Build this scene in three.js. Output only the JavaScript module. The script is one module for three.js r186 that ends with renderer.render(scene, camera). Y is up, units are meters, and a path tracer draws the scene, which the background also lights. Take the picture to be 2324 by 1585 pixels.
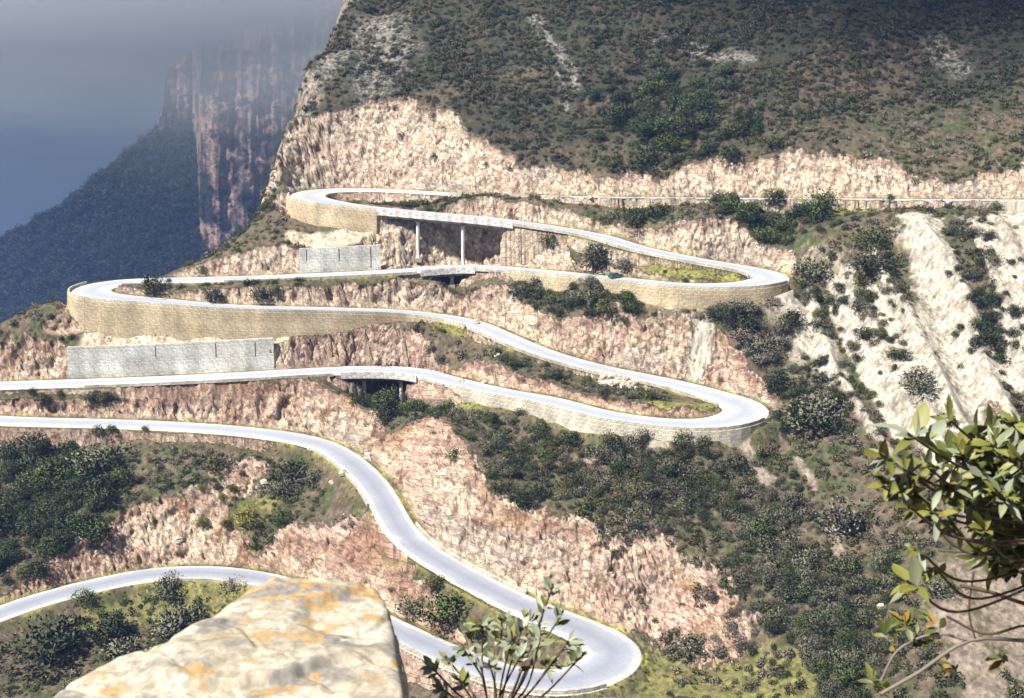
import * as THREE from 'three';
import { mergeGeometries } from 'three/addons/utils/BufferGeometryUtils.js';

// ---------- camera, sky, sun, exposure, haze ----------
const W = 2324, HGT = 1585, FOV = 31, PITCH = 14.4 * Math.PI / 180;
const FL = HGT / 2 / Math.tan(FOV / 2 * Math.PI / 180);
const scene = new THREE.Scene();
const camera = new THREE.PerspectiveCamera(FOV, W / HGT, 0.1, 40000);
camera.position.set(0, 0, 0);
camera.rotation.x = -PITCH;
camera.focus = 300; camera.userData.fStop = 7;
scene.add(camera);
const renderer = new THREE.WebGLRenderer({ antialias: true });
renderer.toneMapping = THREE.LinearToneMapping;
renderer.toneMappingExposure = 2.55;
renderer.shadowMap.enabled = true;
{
  const w = 256, h = 128, d = new Float32Array(w * h * 4);
  for (let y = 0; y < h; y++) for (let x = 0; x < w; x++) {
    const e = (y + 0.5) / h * 180 - 90, t = Math.max(0, Math.min(1, e / 60)), k = (y * w + x) * 4;
    d[k] = 0.037 + 0.026 * t; d[k + 1] = 0.046 + 0.032 * t; d[k + 2] = 0.052 + 0.05 * t; d[k + 3] = 1;
  }
  const sky = new THREE.DataTexture(d, w, h, THREE.RGBAFormat, THREE.FloatType);
  sky.mapping = THREE.EquirectangularReflectionMapping; sky.magFilter = THREE.LinearFilter; sky.needsUpdate = true;
  scene.background = sky; scene.environment = sky;
}
const sun = new THREE.DirectionalLight(new THREE.Color(1, 0.95, 0.87), 4.3);
sun.position.set(-0.52, 0.86, 0.36).multiplyScalar(600); sun.position.z -= 320; sun.position.y -= 60;
sun.target.position.set(0, -60, -320); scene.add(sun.target);
sun.castShadow = true; sun.shadow.radius = 6;
Object.assign(sun.shadow.camera, { left: -330, right: 330, top: 330, bottom: -330, near: 50, far: 1400 });
sun.shadow.mapSize.set(4096, 4096);
scene.add(sun);
scene.fog = new THREE.FogExp2(new THREE.Color(0.27, 0.46, 1.0), 0.00014);

// ---------- random numbers and noise ----------
let seed = 12345;
const rnd = () => { seed = (seed + 0x6D2B79F5) | 0; let t = Math.imul(seed ^ (seed >>> 15), 1 | seed); t = (t + Math.imul(t ^ (t >>> 7), 61 | t)) ^ t; return ((t ^ (t >>> 14)) >>> 0) / 4294967296; };
const rr = (a, b) => a + (b - a) * rnd();
const PERM = new Uint8Array(512);
{ const p = [...Array(256).keys()]; for (let i = 255; i > 0; i--) { const j = Math.floor(rnd() * (i + 1)); [p[i], p[j]] = [p[j], p[i]]; } for (let i = 0; i < 512; i++) PERM[i] = p[i & 255]; }
const grad = (h, x, y, z) => { h &= 15; const u = h < 8 ? x : y, v = h < 4 ? y : h === 12 || h === 14 ? x : z; return ((h & 1) ? -u : u) + ((h & 2) ? -v : v); };
function noise(x, y = 0, z = 0) {
  const xf = Math.floor(x), yf = Math.floor(y), zf = Math.floor(z), X = xf & 255, Y = yf & 255, Z = zf & 255;
  x -= xf; y -= yf; z -= zf;
  const u = x * x * x * (x * (x * 6 - 15) + 10), v = y * y * y * (y * (y * 6 - 15) + 10), w = z * z * z * (z * (z * 6 - 15) + 10);
  const A = PERM[X] + Y, AA = PERM[A] + Z, AB = PERM[A + 1] + Z, B = PERM[X + 1] + Y, BA = PERM[B] + Z, BB = PERM[B + 1] + Z;
  const L = (a, b, t) => a + (b - a) * t;
  return L(L(L(grad(PERM[AA], x, y, z), grad(PERM[BA], x - 1, y, z), u), L(grad(PERM[AB], x, y - 1, z), grad(PERM[BB], x - 1, y - 1, z), u), v),
    L(L(grad(PERM[AA + 1], x, y, z - 1), grad(PERM[BA + 1], x - 1, y, z - 1), u), L(grad(PERM[AB + 1], x, y - 1, z - 1), grad(PERM[BB + 1], x - 1, y - 1, z - 1), u), v), w);
}
const fbm = (x, y, z, o) => { let s = 0, a = 1, t = 0; for (let i = 0; i < o; i++) { s += a * noise(x, y, z); t += a; a *= 0.5; x *= 2.03; y *= 2.03; z *= 2.03; } return s / t; };
const clamp = (x, a, b) => x < a ? a : x > b ? b : x;
const sstep = (a, b, x) => { const t = clamp((x - a) / (b - a), 0, 1); return t * t * (3 - 2 * t); };
const mix = (a, b, t) => a + (b - a) * t;
const mix3 = (a, b, t) => [mix(a[0], b[0], t), mix(a[1], b[1], t), mix(a[2], b[2], t)];
const TAN = (deg) => Math.tan(deg * Math.PI / 180);

// sight line through a point of the photograph: slopes q = x / forward and t = drop / forward
function sight(u, v) {
  const a = (u - W / 2) / FL, b = (HGT / 2 - v) / FL, F = Math.cos(PITCH) + b * Math.sin(PITCH), Y = -Math.sin(PITCH) + b * Math.cos(PITCH);
  return { q: a / F, t: -Y / F };
}
function project(x, y, f) {   // inverse
  const d = f * Math.cos(PITCH) - y * Math.sin(PITCH), up = f * Math.sin(PITCH) + y * Math.cos(PITCH);
  return [W / 2 + x / d * FL, HGT / 2 - up / d * FL];
}

// ---------- naming ----------
const used = {};
function numbered(n) { const k = used[n] = (used[n] ?? -1) + 1; return k ? `${n}_${String(k).padStart(3, '0')}` : n; }
function tag(o, label, category, group) { o.userData.label = label; o.userData.category = category; if (group) o.userData.group = group; return o; }
function shade(o) { o.castShadow = o.receiveShadow = true; return o; }
function mesh(name, geo, mat, parent = scene) { const m = shade(new THREE.Mesh(geo, mat)); m.name = parent === scene ? numbered(name) : name; parent.add(m); return m; }
function structure(name, geo, mat) { const m = mesh(name, geo, mat); m.userData.kind = 'structure'; return m; }
function thing(name, label, category, group) { const g = new THREE.Group(); g.name = numbered(name); scene.add(g); return tag(g, label, category, group); }

// ---------- the road: one winding line, [u, v, drop in metres or null, half width, options] ----------
const RP = [
  [2760, 462, 42.6, 3.4], [2324, 457, 45], [2109, 456], [1896, 454], [1379, 450, 49.2], [1037, 441], [934, 435], [830, 431, , 4], [730, 433, , 5], [690, 446, 51.2, 5.6], [735, 459, , 5.4], [800, 469, , 4.4], [871, 476, , 3.7],
  [1000, 488, , 3.6], [1153, 502, 54.4], [1379, 541], [1423, 557, 58.2], [1594, 594, , 3.9], [1700, 612, , 4.6], [1762, 633, 63.6, 5.4], [1700, 648, , 4.8], [1560, 650, , 3.8], [1423, 637], [1184, 614, 66.4], [1054, 606], [900, 617, 68],
  [592, 631, 69.5], [445, 635], [308, 639, , 4.4], [235, 646, , 5], [192, 663, 72, 5.8], [240, 675, , 5.2], [342, 683, 73, 4.2], [513, 698, , 3.7], [789, 705, 75.6], [930, 711, 77], [1067, 732], [1135, 760, 80], [1238, 803], [1375, 842, 84.6],
  [1503, 866], [1605, 893, , 4.4], [1704, 930, 87.4, 5.6], [1640, 962, , 5], [1503, 962, , 3.9], [1332, 935], [1272, 916], [1135, 892, 88.6], [1033, 868], [930, 843, 88.9], [827, 840], [690, 845], [616, 849, 89.2], [342, 864, 91], [0, 875, 92.3],
  [-200, 884], [-300, 912, 94.5, 5.5], [-200, 942], [0, 955, 97.3, 3.7], [342, 965], [582, 982, 100.8], [725, 1007], [793, 1046], [860, 1115, 104.6], [902, 1197, 107], [953, 1248], [1063, 1313, 110], [1200, 1382, 112, 4.2],
  [1330, 1434, , 4.8], [1412, 1484, 115, 5.7], [1362, 1527, , 5.2], [1285, 1550, , 4.6], [1166, 1540, , 4], [1029, 1491, , 3.8], [909, 1436, 118.6, 3.7], [780, 1375], [599, 1316, 121], [478, 1300], [342, 1304], [205, 1331], [68, 1368], [0, 1392, 124], [-260, 1490, 126],
];
const road = [];   // samples about a metre apart: { x, f, y, w (half width), k (control index), u, v, nx, nf }
{
  const S = RP.map((p) => sight(p[0], p[1])); let ww = 3.6; const hw = RP.map((p) => (ww = p[3] ?? ww));
  const fill = (s) => { const ks = RP.map((p, i) => i).filter((i) => RP[i][2] != null); return RP.map((p, i) => { if (p[2] != null) return p[2]; let b = ks.findIndex((k) => k > i), a = ks[b - 1]; b = ks[b]; return mix(RP[a][2], RP[b][2], (s[i] - s[a]) / (s[b] - s[a])); }); };
  let s = RP.map((p, i) => i), drop;
  for (let it = 0; it < 12; it++) { drop = fill(s); let a = 0; s = S.map((c, i) => { if (i) a += Math.hypot(c.q * drop[i] / c.t - S[i - 1].q * drop[i - 1] / S[i - 1].t, drop[i] / c.t - drop[i - 1] / S[i - 1].t); return a; }); }
  const pts = S.map((c, i) => new THREE.Vector3(c.q * drop[i] / c.t, -drop[i], drop[i] / c.t));
  const cv = new THREE.CatmullRomCurve3(pts, false, 'centripetal');
  for (let i = 0; i < pts.length - 1; i++) {
    const n = Math.max(2, Math.round(pts[i].distanceTo(pts[i + 1]) / 1));
    for (let j = 0; j < n; j++) { const t = (i + j / n) / (pts.length - 1), p = cv.getPoint(t); road.push({ x: p.x, f: p.z, y: p.y, w: mix(hw[i], hw[i + 1], j / n), k: i + j / n }); }
  }
  const sm = (key, r, n) => { for (let it = 0; it < n; it++) { const o = road.map((p) => p[key]); for (let i = 0; i < road.length; i++) { let a = 0, c = 0; for (let j = -r; j <= r; j++) if (road[i + j]) { a += o[i + j]; c++; } road[i][key] = i < r || i >= road.length - r ? o[i] : a / c; } } };
  sm('y', 8, 3); sm('w', 5, 2); sm('x', 5, 2); sm('f', 5, 2);
  let L = 0;
  road.forEach((p, i) => { const a = road[Math.max(0, i - 1)], b = road[Math.min(road.length - 1, i + 1)], l = Math.hypot(b.x - a.x, b.f - a.f); p.nx = (b.f - a.f) / l; p.nf = -(b.x - a.x) / l; [p.u, p.v] = project(p.x, p.y, p.f); if (i) L += Math.hypot(p.x - a.x, p.f - a.f); p.s = L; });
}
const inK = (p, a, b) => p.k >= a && p.k <= b;
// rows of control points that carry a viaduct
const VIADUCTS = [[12, 14.05], [23.75, 24.65], [48.6, 50.35]];
road.forEach((p) => { p.via = VIADUCTS.some(([a, b]) => inK(p, a, b)); });
// steepness of the rock cut above and of the slope below each stretch
road.forEach((p) => {
  p.cut = inK(p, 0, 9.5) ? 62 : 70; p.fill = 78; p.verge = 1.3;
  if (inK(p, 25.75, 27.2)) p.cut = 62;
  if (inK(p, 23.9, 25.1)) { p.verge = 5.2; p.cut = 74; }
  
  if (inK(p, 17.8, 19.6) || inK(p, 40.8, 42.6)) p.fill = 42;
  if (inK(p, 60.5, 69)) { p.fill = 46; p.cut = 58; }
  if (inK(p, 48.2, 51.9)) { p.cut = 78; p.verge = 0.9; }
  if (inK(p, 75, 82)) { p.cut = 52; p.fill = 38; }
  if (inK(p, 68, 70.5)) p.fill = 30;
});
function onRoad(k0, k1, u) { let best = null, e = 1e9; for (const p of road) if (p.k >= k0 && p.k <= k1) { const d = Math.abs(p.u - u); if (d < e) { e = d; best = p; } } return best; }

// ---------- the natural hillside: heights between known points ----------
const CP = [];   // [x, f, y]
const put = (u, v, f) => { const c = sight(u, v); CP.push([c.q * f, f, -c.t * f]); };
const drop = (u, f, y) => { const c = sight(u, 600); CP.push([c.q * f, f, y]); };
function cutTops(k0, k1, list) {   // the upper edge of the cut above the stretch k0..k1
  for (const [u, v] of list) {
    const p = onRoad(k0, k1, u), c = sight(u, v), th = TAN(p.cut), fe = p.f + p.w / Math.max(0.35, Math.abs(p.nf)) + p.verge;
    const f = (-p.y + fe * th) / (c.t + th);
    CP.push([c.q * f, f, -c.t * f]);
  }
}
function feet(k0, k1, list, off = 1.2) {   // the foot of a wall or bank just below the stretch
  for (const [u, v] of list) { const p = onRoad(k0, k1, u); put(u, v, p.f - p.w / Math.max(0.4, Math.abs(p.nf)) - off); }
}
for (let i = 0; i < road.length; i += 12) if (!road[i].via) CP.push([road[i].x, road[i].f, road[i].y]);
const SCAR = [[640, 395], [662, 315], [700, 283], [780, 252], [850, 240], [930, 246], [1000, 282], [1080, 330], [1150, 365], [1250, 385], [1350, 396], [1440, 405], [1530, 394], [1600, 360], [1660, 340], [1800, 344], [1900, 350], [2000, 366], [2080, 384], [2180, 388], [2260, 372], [2324, 355], [2500, 350]];
cutTops(0, 8.6, SCAR.slice(2));
put(640, 400, 398); put(655, 315, 402);
for (let i = 4; i < SCAR.length; i += 2) {   // the mountain above the cut
  const [u, v] = SCAR[i], c = sight(u, v), p = onRoad(0, 8.6, u), f0 = p.f + 10 + (440 - v) * 0.06;
  for (const d of [40, 95, 170, 260]) CP.push([c.q * (f0 + d) + (u < 900 ? d * 0.12 : 0), f0 + d, -c.t * f0 + d * (0.70 + 0.06 * Math.sin(u * 0.011))]);
}
put(664, 262, 415); put(720, 262, 408); put(740, 200, 430); put(800, 120, 455); put(860, 50, 480); put(690, 160, 445); put(742, 118, 458); put(762, 60, 468); put(800, 0, 480); put(830, -60, 500);
drop(560, 430, -105); drop(600, 470, -110); drop(620, 520, -115); drop(650, 580, -110); drop(500, 400, -92); drop(400, 400, -102); drop(300, 395, -108); drop(150, 385, -112); drop(0, 385, -122); drop(-200, 395, -140); drop(-450, 400, -150);
drop(300, 480, -160); drop(0, 480, -180); drop(-300, 480, -190); drop(500, 520, -165); drop(300, 600, -220); drop(0, 600, -230); drop(-300, 600, -230); drop(560, 600, -190);
put(640, 430, 383); put(628, 480, 378); put(630, 520, 368);
cutTops(9.6, 19, [[1040, 462], [1100, 455], [1200, 457], [1300, 475], [1400, 508], [1480, 522], [1540, 500], [1600, 492], [1680, 510], [1780, 542]]);
feet(1, 4.6, [[1350, 460], [1500, 463], [1700, 466], [1840, 470]], 2.5); put(1840, 540, 327); put(1840, 610, 323);
cutTops(19.6, 29, [[1480, 622], [1400, 606], [1300, 594], [1230, 560], [1150, 524], [1080, 508], [1000, 500], [900, 500], [640, 545], [560, 566], [480, 592], [400, 612], [330, 628]]);
put(1250, 530, 350); put(1400, 572, 342); put(1500, 600, 331); put(1650, 630, 324);
put(780, 552, 362); put(780, 530, 365.5); put(700, 520, 370);
cutTops(30.5, 42, [[400, 660], [520, 652], [620, 650], [700, 645], [800, 640], [900, 632], [1000, 632], [1100, 645], [1160, 668], [1200, 706], [1280, 735], [1400, 750], [1500, 745], [1560, 752], [1600, 742], [1680, 765], [1740, 805]]);
feet(20, 23.6, [[1330, 645], [1400, 668], [1500, 692], [1600, 706], [1690, 690]]);
put(1250, 660, 336); put(1400, 700, 317); put(1560, 715, 309); put(1700, 720, 309); put(1780, 720, 308); put(1800, 830, 292);
cutTops(42.6, 55, [[1550, 918], [1450, 908], [1350, 892], [1250, 868], [1150, 842], [1060, 826], [960, 800], [900, 762], [850, 745], [750, 765], [660, 772], [190, 790], [100, 778], [0, 784], [-150, 790]]);
put(960, 745, 330); put(1040, 760, 329); put(1150, 800, 316); put(420, 772, 330); put(300, 770, 331);
feet(31, 35, [[240, 752], [300, 764], [420, 766], [520, 766], [620, 768], [720, 760], [800, 742]], 1);
put(140, 700, 337); put(90, 715, 335); put(0, 770, 330); put(-150, 780, 331);
cutTops(57, 62.5, [[-150, 905], [0, 905], [100, 900], [200, 915], [350, 900], [500, 882], [620, 872], [700, 868], [780, 885], [830, 930]]);
feet(43, 47.6, [[1620, 996], [1500, 1001], [1400, 986], [1250, 958], [1100, 920]]);
{ // the long cut right of the descending stretch: its top and the bushy slope above it
  cutTops(62, 69, [[900, 972], [940, 985], [1000, 1015], [1050, 1090], [1120, 1160], [1200, 1186], [1330, 1190], [1440, 1202]]);
  for (const [u, v, f] of [[870, 965, 313], [1530, 1242, 238], [1600, 1312, 230], [1660, 1380, 223], [1715, 1470, 214], [1740, 1540, 206], [1500, 1400, 229], [1560, 1440, 222],
    [1150, 1010, 281], [1300, 1040, 272], [1450, 1070, 264], [1600, 1080, 262], [1700, 1010, 274], [1250, 1120, 259], [1450, 1150, 250], [1620, 1190, 246], [1000, 930, 306]]) put(u, v, f);
}
for (const [u, v, f] of [   // the spur and the scree slopes on the right
  [1800, 960, 274], [1800, 1100, 257], [1850, 1250, 236], [1850, 1450, 211], [1800, 1585, 197], [1780, 1340, 223],
  [1900, 560, 321], [1900, 640, 315], [1900, 800, 294], [1900, 950, 273], [1920, 1150, 245], [1950, 1400, 214], [1950, 1585, 195],
  [2040, 490, 319], [2100, 500, 317], [2100, 700, 292], [2100, 900, 266], [2100, 1100, 242], [2100, 1300, 220], [2100, 1585, 190],
  [2220, 500, 314], [2220, 750, 283], [2220, 1000, 252], [2220, 1300, 218], [2260, 1585, 188], [2000, 620, 309],
  [2324, 480, 313], [2324, 800, 274], [2400, 1100, 238], [2450, 1500, 195], [2600, 500, 298], [2700, 900, 250], [2800, 1400, 200],
  [1600, 1520, 213], [1700, 1585, 200], [1500, 1585, 203], [1268, 1600, 205], [1000, 1600, 212],
  [150, 1030, 300], [0, 1040, 300], [300, 1050, 297], [450, 1040, 297], [600, 1070, 292], [0, 1150, 283], [200, 1150, 281], [400, 1150, 279], [560, 1150, 281], [0, 1260, 270], [150, 1240, 271], [300, 1225, 272], [450, 1220, 273], [560, 1210, 276], [620, 1250, 272],
  [700, 1080, 291], [800, 1080, 296], [780, 1150, 279], [700, 1160, 279], [640, 1215, 272], [760, 1215, 266], [850, 1240, 259], [880, 1300, 248], [-200, 1050, 300], [-200, 1200, 280],
  [950, 1330, 243], [1050, 1390, 235], [1100, 1480, 226], [1250, 1490, 221],
  [0, 1480, 238], [0, 1590, 221], [300, 1400, 254], [300, 1590, 224], [600, 1450, 248], [600, 1590, 226], [-200, 1590, 224], [820, 1480, 236], [900, 1560, 222],
]) put(u, v, f);
for (const [u, f, y] of [[800, 322, -95.5], [860, 322, -96.5], [930, 321, -96.5], [970, 319, -95.5], [860, 327, -95], [930, 325, -95.5], [900, 315, -98], [1000, 354, -71.5], [1040, 354, -71.5], [1020, 358, -71], [1020, 349, -73]]) drop(u, f, y);
for (const q of [-0.6, -0.4, -0.2, 0, 0.2, 0.4, 0.6]) { CP.push([q * 170, 150, -138 + 10 * Math.abs(q)]); CP.push([q * 150, 90, -146]); CP.push([q * 120, 30, -140]); }
road.forEach((p) => { // walls that stand at the uphill side
  if (p.k > 25.1 && p.k < 25.75) p.wall = 6.8;
  if (p.k > 51.9 && p.k < 53.6) p.wall = 8.2;
});
// stretches carried by a retaining wall on their lower side, with the foot of the wall as seen in the photograph
for (const [k0, k1, side, list] of [
  [8.9, 12.02, 1, [[640, 468], [655, 474], [662, 494], [680, 508], [705, 518], [790, 527], [880, 534]]],
  [29.5, 35.4, 1, [[150, 690], [165, 716], [190, 739], [215, 750], [300, 762], [420, 765], [640, 765], [740, 760], [820, 742], [950, 735]]],
  [19.4, 23, -1, [[1184, 628], [1330, 644], [1400, 668], [1500, 692], [1560, 702], [1640, 706], [1700, 690], [1790, 662]]],
  [42.4, 47.6, -1, [[1040, 896], [1100, 915], [1250, 955], [1400, 985], [1500, 1001], [1620, 996], [1700, 975], [1760, 950]]]]) for (const p of road) if (inK(p, k0, k1)) {
  const e = p.w + 1.4, x = p.x + side * p.nx * e, f = p.f + side * p.nf * e, u = project(x, p.y - 5, f)[0]; let v = list[0][1];
  for (let i = 1; i < list.length; i++) if (u > list[i - 1][0]) v = mix(list[i - 1][1], list[i][1], clamp((u - list[i - 1][0]) / (list[i][0] - list[i - 1][0]), 0, 1));
  p.fd = clamp(p.y + sight(u, v).t * f, 0.8, 12); p.fs = side;
}
// biharmonic-style interpolation of the known points, kept on a 2 m lattice
const BX = -330, BF = 20, BN = 331, BM = 321, base = new Float32Array(BN * BM);
{
  const n = CP.length, N = n + 3, A = [], K = (a, b) => Math.sqrt((a[0] - b[0]) ** 2 + (a[1] - b[1]) ** 2 + 2);
  for (let i = 0; i < n; i++) { const r = new Float64Array(N + 1); for (let j = 0; j < n; j++) r[j] = K(CP[i], CP[j]); r[i] += -0.25; r[n] = 1; r[n + 1] = CP[i][0]; r[n + 2] = CP[i][1]; r[N] = CP[i][2]; A.push(r); }
  for (let k = 0; k < 3; k++) { const r = new Float64Array(N + 1); for (let j = 0; j < n; j++) r[j] = k === 0 ? 1 : CP[j][k - 1]; A.push(r); }
  for (let c = 0; c < N; c++) {
    let b = c; for (let r = c + 1; r < N; r++) if (Math.abs(A[r][c]) > Math.abs(A[b][c])) b = r;
    [A[c], A[b]] = [A[b], A[c]];
    for (let r = c + 1; r < N; r++) { const m = A[r][c] / A[c][c]; if (m) for (let k = c; k <= N; k++) A[r][k] -= m * A[c][k]; }
  }
  const w = new Float64Array(N);
  for (let c = N - 1; c >= 0; c--) { let s = A[c][N]; for (let k = c + 1; k < N; k++) s -= A[c][k] * w[k]; w[c] = s / A[c][c]; }
  for (let j = 0; j < BM; j++) for (let i = 0; i < BN; i++) {
    const p = [BX + i * 2, BF + j * 2]; let s = w[n] + w[n + 1] * p[0] + w[n + 2] * p[1];
    for (let k = 0; k < n; k++) s += w[k] * K(p, CP[k]);
    base[j * BN + i] = s;
  }
}
function baseAt(x, f) {
  const a = clamp((x - BX) / 2, 0, BN - 1.001), b = clamp((f - BF) / 2, 0, BM - 1.001), i = a | 0, j = b | 0, s = a - i, t = b - j, k = j * BN + i;
  return mix(mix(base[k], base[k + 1], s), mix(base[k + BN], base[k + BN + 1], s), t);
}
const CELL = 10, cells = new Map();
road.forEach((p) => { const k = Math.floor(p.x / CELL) * 4096 + Math.floor(p.f / CELL); if (!cells.has(k)) cells.set(k, []); cells.get(k).push(p); });
const near = new Map();   // for every cell: the road samples within about 36 m
function samplesNear(x, f) {
  const i = Math.floor(x / CELL), j = Math.floor(f / CELL), k = i * 4096 + j; let l = near.get(k);
  if (!l) { l = []; for (let a = -5; a <= 5; a++) for (let b = -5; b <= 5; b++) { const c = cells.get((i + a) * 4096 + j + b); if (c) l.push(...c); } near.set(k, l); }
  return l;
}
road.forEach((p) => { p.tc = TAN(p.cut); p.tf = TAN(p.fill); });
// the eroded flank on the right: ribs and gullies that run straight down the slope
const erodedAt = (x, f) => sstep(53, 68, x - 0.25 * (330 - f)) * sstep(322, 312, f) * sstep(205, 235, f);
const ribAt = (x, f) => { const w = x + 0.06 * (f - 300) + 3.5 * noise(x * 0.03, f * 0.02, 6) + 1.2 * noise(x * 0.1, f * 0.05, 2); return 1 - 2 * Math.abs(noise(w * 0.085, f * 0.003, 11)) * 2.1 + 0.35 * noise(w * 0.34, f * 0.01, 3); };
const G = { h: 0, cut: 0, d: 99, nat: 0, wall: 0 };   // what ground() found out
function ground(x, f) {
  const nat = baseAt(x, f) + 1.6 * fbm(x * 0.045, f * 0.045, 3, 2) * sstep(0, 60, 60) + 0.7 * noise(x * 0.17, f * 0.17, 7) + erodedAt(x, f) * 2.4 * (ribAt(x, f) - 0.4);
  let up = nat, lo = 1e9, dm = 99, best = null, wl = 0;
  const rib = 1.3 * (0.5 - Math.abs(noise(x * 0.16, f * 0.16, 1.5))) + 0.9 * noise(x * 0.42, f * 0.3, 4.5) + 0.5 * noise(x * 1.1, f * 0.7, 8.5);
  for (const p of samplesNear(x, f)) {
    const dx = x - p.x, df = f - p.f, d = Math.sqrt(dx * dx + df * df) - p.w;
    if (d > 44) continue;
    if (d < dm && !p.via) { dm = d; best = p; }
    if (!p.via) { const a = p.y - (p.fd ? (d < 0.3 ? 0 : (d - 0.3) * 14) : d < 0.9 ? 0 : (d - 0.9) * p.tf); if (a > up) up = a; if (p.k < 4.25 && d > 1.15 && d < 2.7 && df < 0) up = Math.max(up, p.y + 0.62 + 0.5 * noise(x * 0.35, f * 0.35, 21)); }
    let c = p.y;
    if (p.via) c -= 2.2;
    if (p.wall) { const e = d - p.verge; if (e > 0) c += e < 0.6 ? e / 0.6 * p.wall : p.wall + Math.min(e - 0.6, 8) * 0.42 + Math.max(0, e - 8.6) * 2.5; }
    else { const e = d - p.verge - rib * sstep(p.verge, p.verge + 1.5, d); if (e > 0) c += e * p.tc; }
    if (c < lo) { lo = c; wl = p.wall ? (d - p.verge < 1.5 ? 2 : 1) : 0; }
    if (p.fd && d > 0.45 && d < 8 && (dx * p.nx + df * p.nf) * p.fs > 0.92 * (d + p.w)) { c = p.y - p.fd + Math.max(0, d - 1.6) * 0.7; if (c < lo) { lo = c; wl = d < 2 ? 2 : 0; } }
  }
  G.nat = nat; G.d = dm; G.wall = wl;
  if (dm < 0.3) { G.h = best.y - 0.16; G.cut = 0; return G.h; }
  if (lo < up) { G.h = lo; G.cut = Math.min(1, (up - lo) / 0.8); } else { G.h = up; G.cut = 0; }
  if (dm < 1.2 && best) G.h = Math.min(G.h, best.y - 0.05 + Math.max(0, dm - 1) * 3);
  return G.h;
}
// fan of sections through the hillside, sampled finely, then resampled so that steep faces get their share of vertices
const NC = 1080, NR = 1090, Q0 = -0.56, Q1 = 0.56, FN = 150, FX = 640, FS = 0.35, NF = Math.floor((FX - FN) / FS);
const prof = new Float32Array(NC * NF);
for (let c = 0; c < NC; c++) { const q = mix(Q0, Q1, c / (NC - 1)); for (let k = 0; k < NF; k++) { const f = FN + k * FS; prof[c * NF + k] = ground(q * f, f); } }
function heightAt(x, f) {
  const c = clamp((x / f - Q0) / (Q1 - Q0) * (NC - 1), 0, NC - 1.001), k = clamp((f - FN) / FS, 0, NF - 1.001), i = c | 0, j = k | 0, s = c - i, t = k - j, o = i * NF + j;
  return mix(mix(prof[o], prof[o + 1], t), mix(prof[o + NF], prof[o + NF + 1], t), s);
}
function hit(u, v) {   // where the sight line through that point of the photograph meets the hillside
  const { q, t } = sight(u, v), c = clamp((q - Q0) / (Q1 - Q0) * (NC - 1), 0, NC - 1.001), i = c | 0, s = c - i;
  for (let k = 0; k < NF; k++) { const f = FN + k * FS, y = mix(prof[i * NF + k], prof[(i + 1) * NF + k], s); if (y >= -t * f) return { x: q * f, y, f }; }
  return null;
}
const LINE = (pts, w) => ({ w, p: pts.map(([u, v]) => hit(u, v)).filter(Boolean) });
const SCREE = [
  LINE([[2085, 497], [2110, 650], [2160, 780], [2215, 900]], 6), LINE([[2305, 478], [2312, 650], [2330, 850]], 5), LINE([[1968, 655], [2040, 760], [2110, 860], [2180, 960]], 2),
  LINE([[1955, 700], [2020, 790], [2060, 880], [2100, 965]], 3.2), LINE([[1815, 730], [1860, 780], [1895, 835]], 4), LINE([[1890, 690], [1935, 790], [1990, 890], [2040, 985]], 1.5),
  LINE([[1770, 672], [1850, 695]], 2), LINE([[1810, 1040], [1850, 1112]], 0.9), LINE([[1690, 1010], [1740, 1090]], 1.7), LINE([[1310, 1055], [1400, 1028], [1500, 1015]], 1.6),
  LINE([[1600, 755], [1590, 800], [1575, 860]], 3.2), LINE([[2250, 1280], [2330, 1500]], 7), LINE([[2150, 1380], [2250, 1585]], 4), LINE([[1895, 1235], [1935, 1300]], 1), LINE([[1690, 1160], [1745, 1310]], 1.8),
  LINE([[2200, 900], [2240, 1010], [2300, 1200]], 3), LINE([[2010, 905], [2060, 990]], 1.4), LINE([[2150, 600], [2200, 720], [2260, 830]], 2.6),
];
const OUTCROP = [LINE([[860, 60], [890, 110], [860, 170]], 13), LINE([[1210, 40], [1250, 95], [1300, 160], [1305, 200]], 3), LINE([[1268, 170], [1285, 245]], 2), LINE([[780, 120], [700, 240], [640, 360]], 7), LINE([[2120, 90], [2180, 160]], 5), LINE([[1500, 90], [1700, 130]], 4)];
const ROCKY = [LINE([[1010, 1180], [1120, 1260], [1300, 1330], [1480, 1400]], 9), LINE([[1480, 1290], [1560, 1360], [1640, 1440]], 7), LINE([[900, 1050], [960, 1120]], 6), LINE([[150, 1290], [300, 1262], [420, 1250]], 5), LINE([[560, 1070], [470, 1150], [420, 1230]], 6), LINE([[640, 1250], [760, 1240], [880, 1270]], 6), LINE([[1150, 520], [1210, 570]], 3)];
const APRON = [LINE([[668, 541], [760, 543], [862, 548]], 3.2), LINE([[205, 779], [400, 777], [632, 777]], 3.2)];
const YELLOW = [LINE([[1480, 590], [1560, 612], [1680, 632]], 6), LINE([[1500, 940], [1600, 930]], 5), LINE([[1540, 1540], [1750, 1560]], 12), LINE([[540, 1190], [640, 1120]], 4), LINE([[1000, 735], [1050, 750]], 3), LINE([[1080, 905], [1000, 895]], 4), LINE([[850, 1150], [900, 1240]], 5), LINE([[200, 1420], [420, 1350], [600, 1340]], 6), LINE([[380, 1280], [560, 1275]], 3), LINE([[1050, 462], [1020, 468]], 1.5), LINE([[1880, 480], [2100, 470]], 3)];
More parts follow.
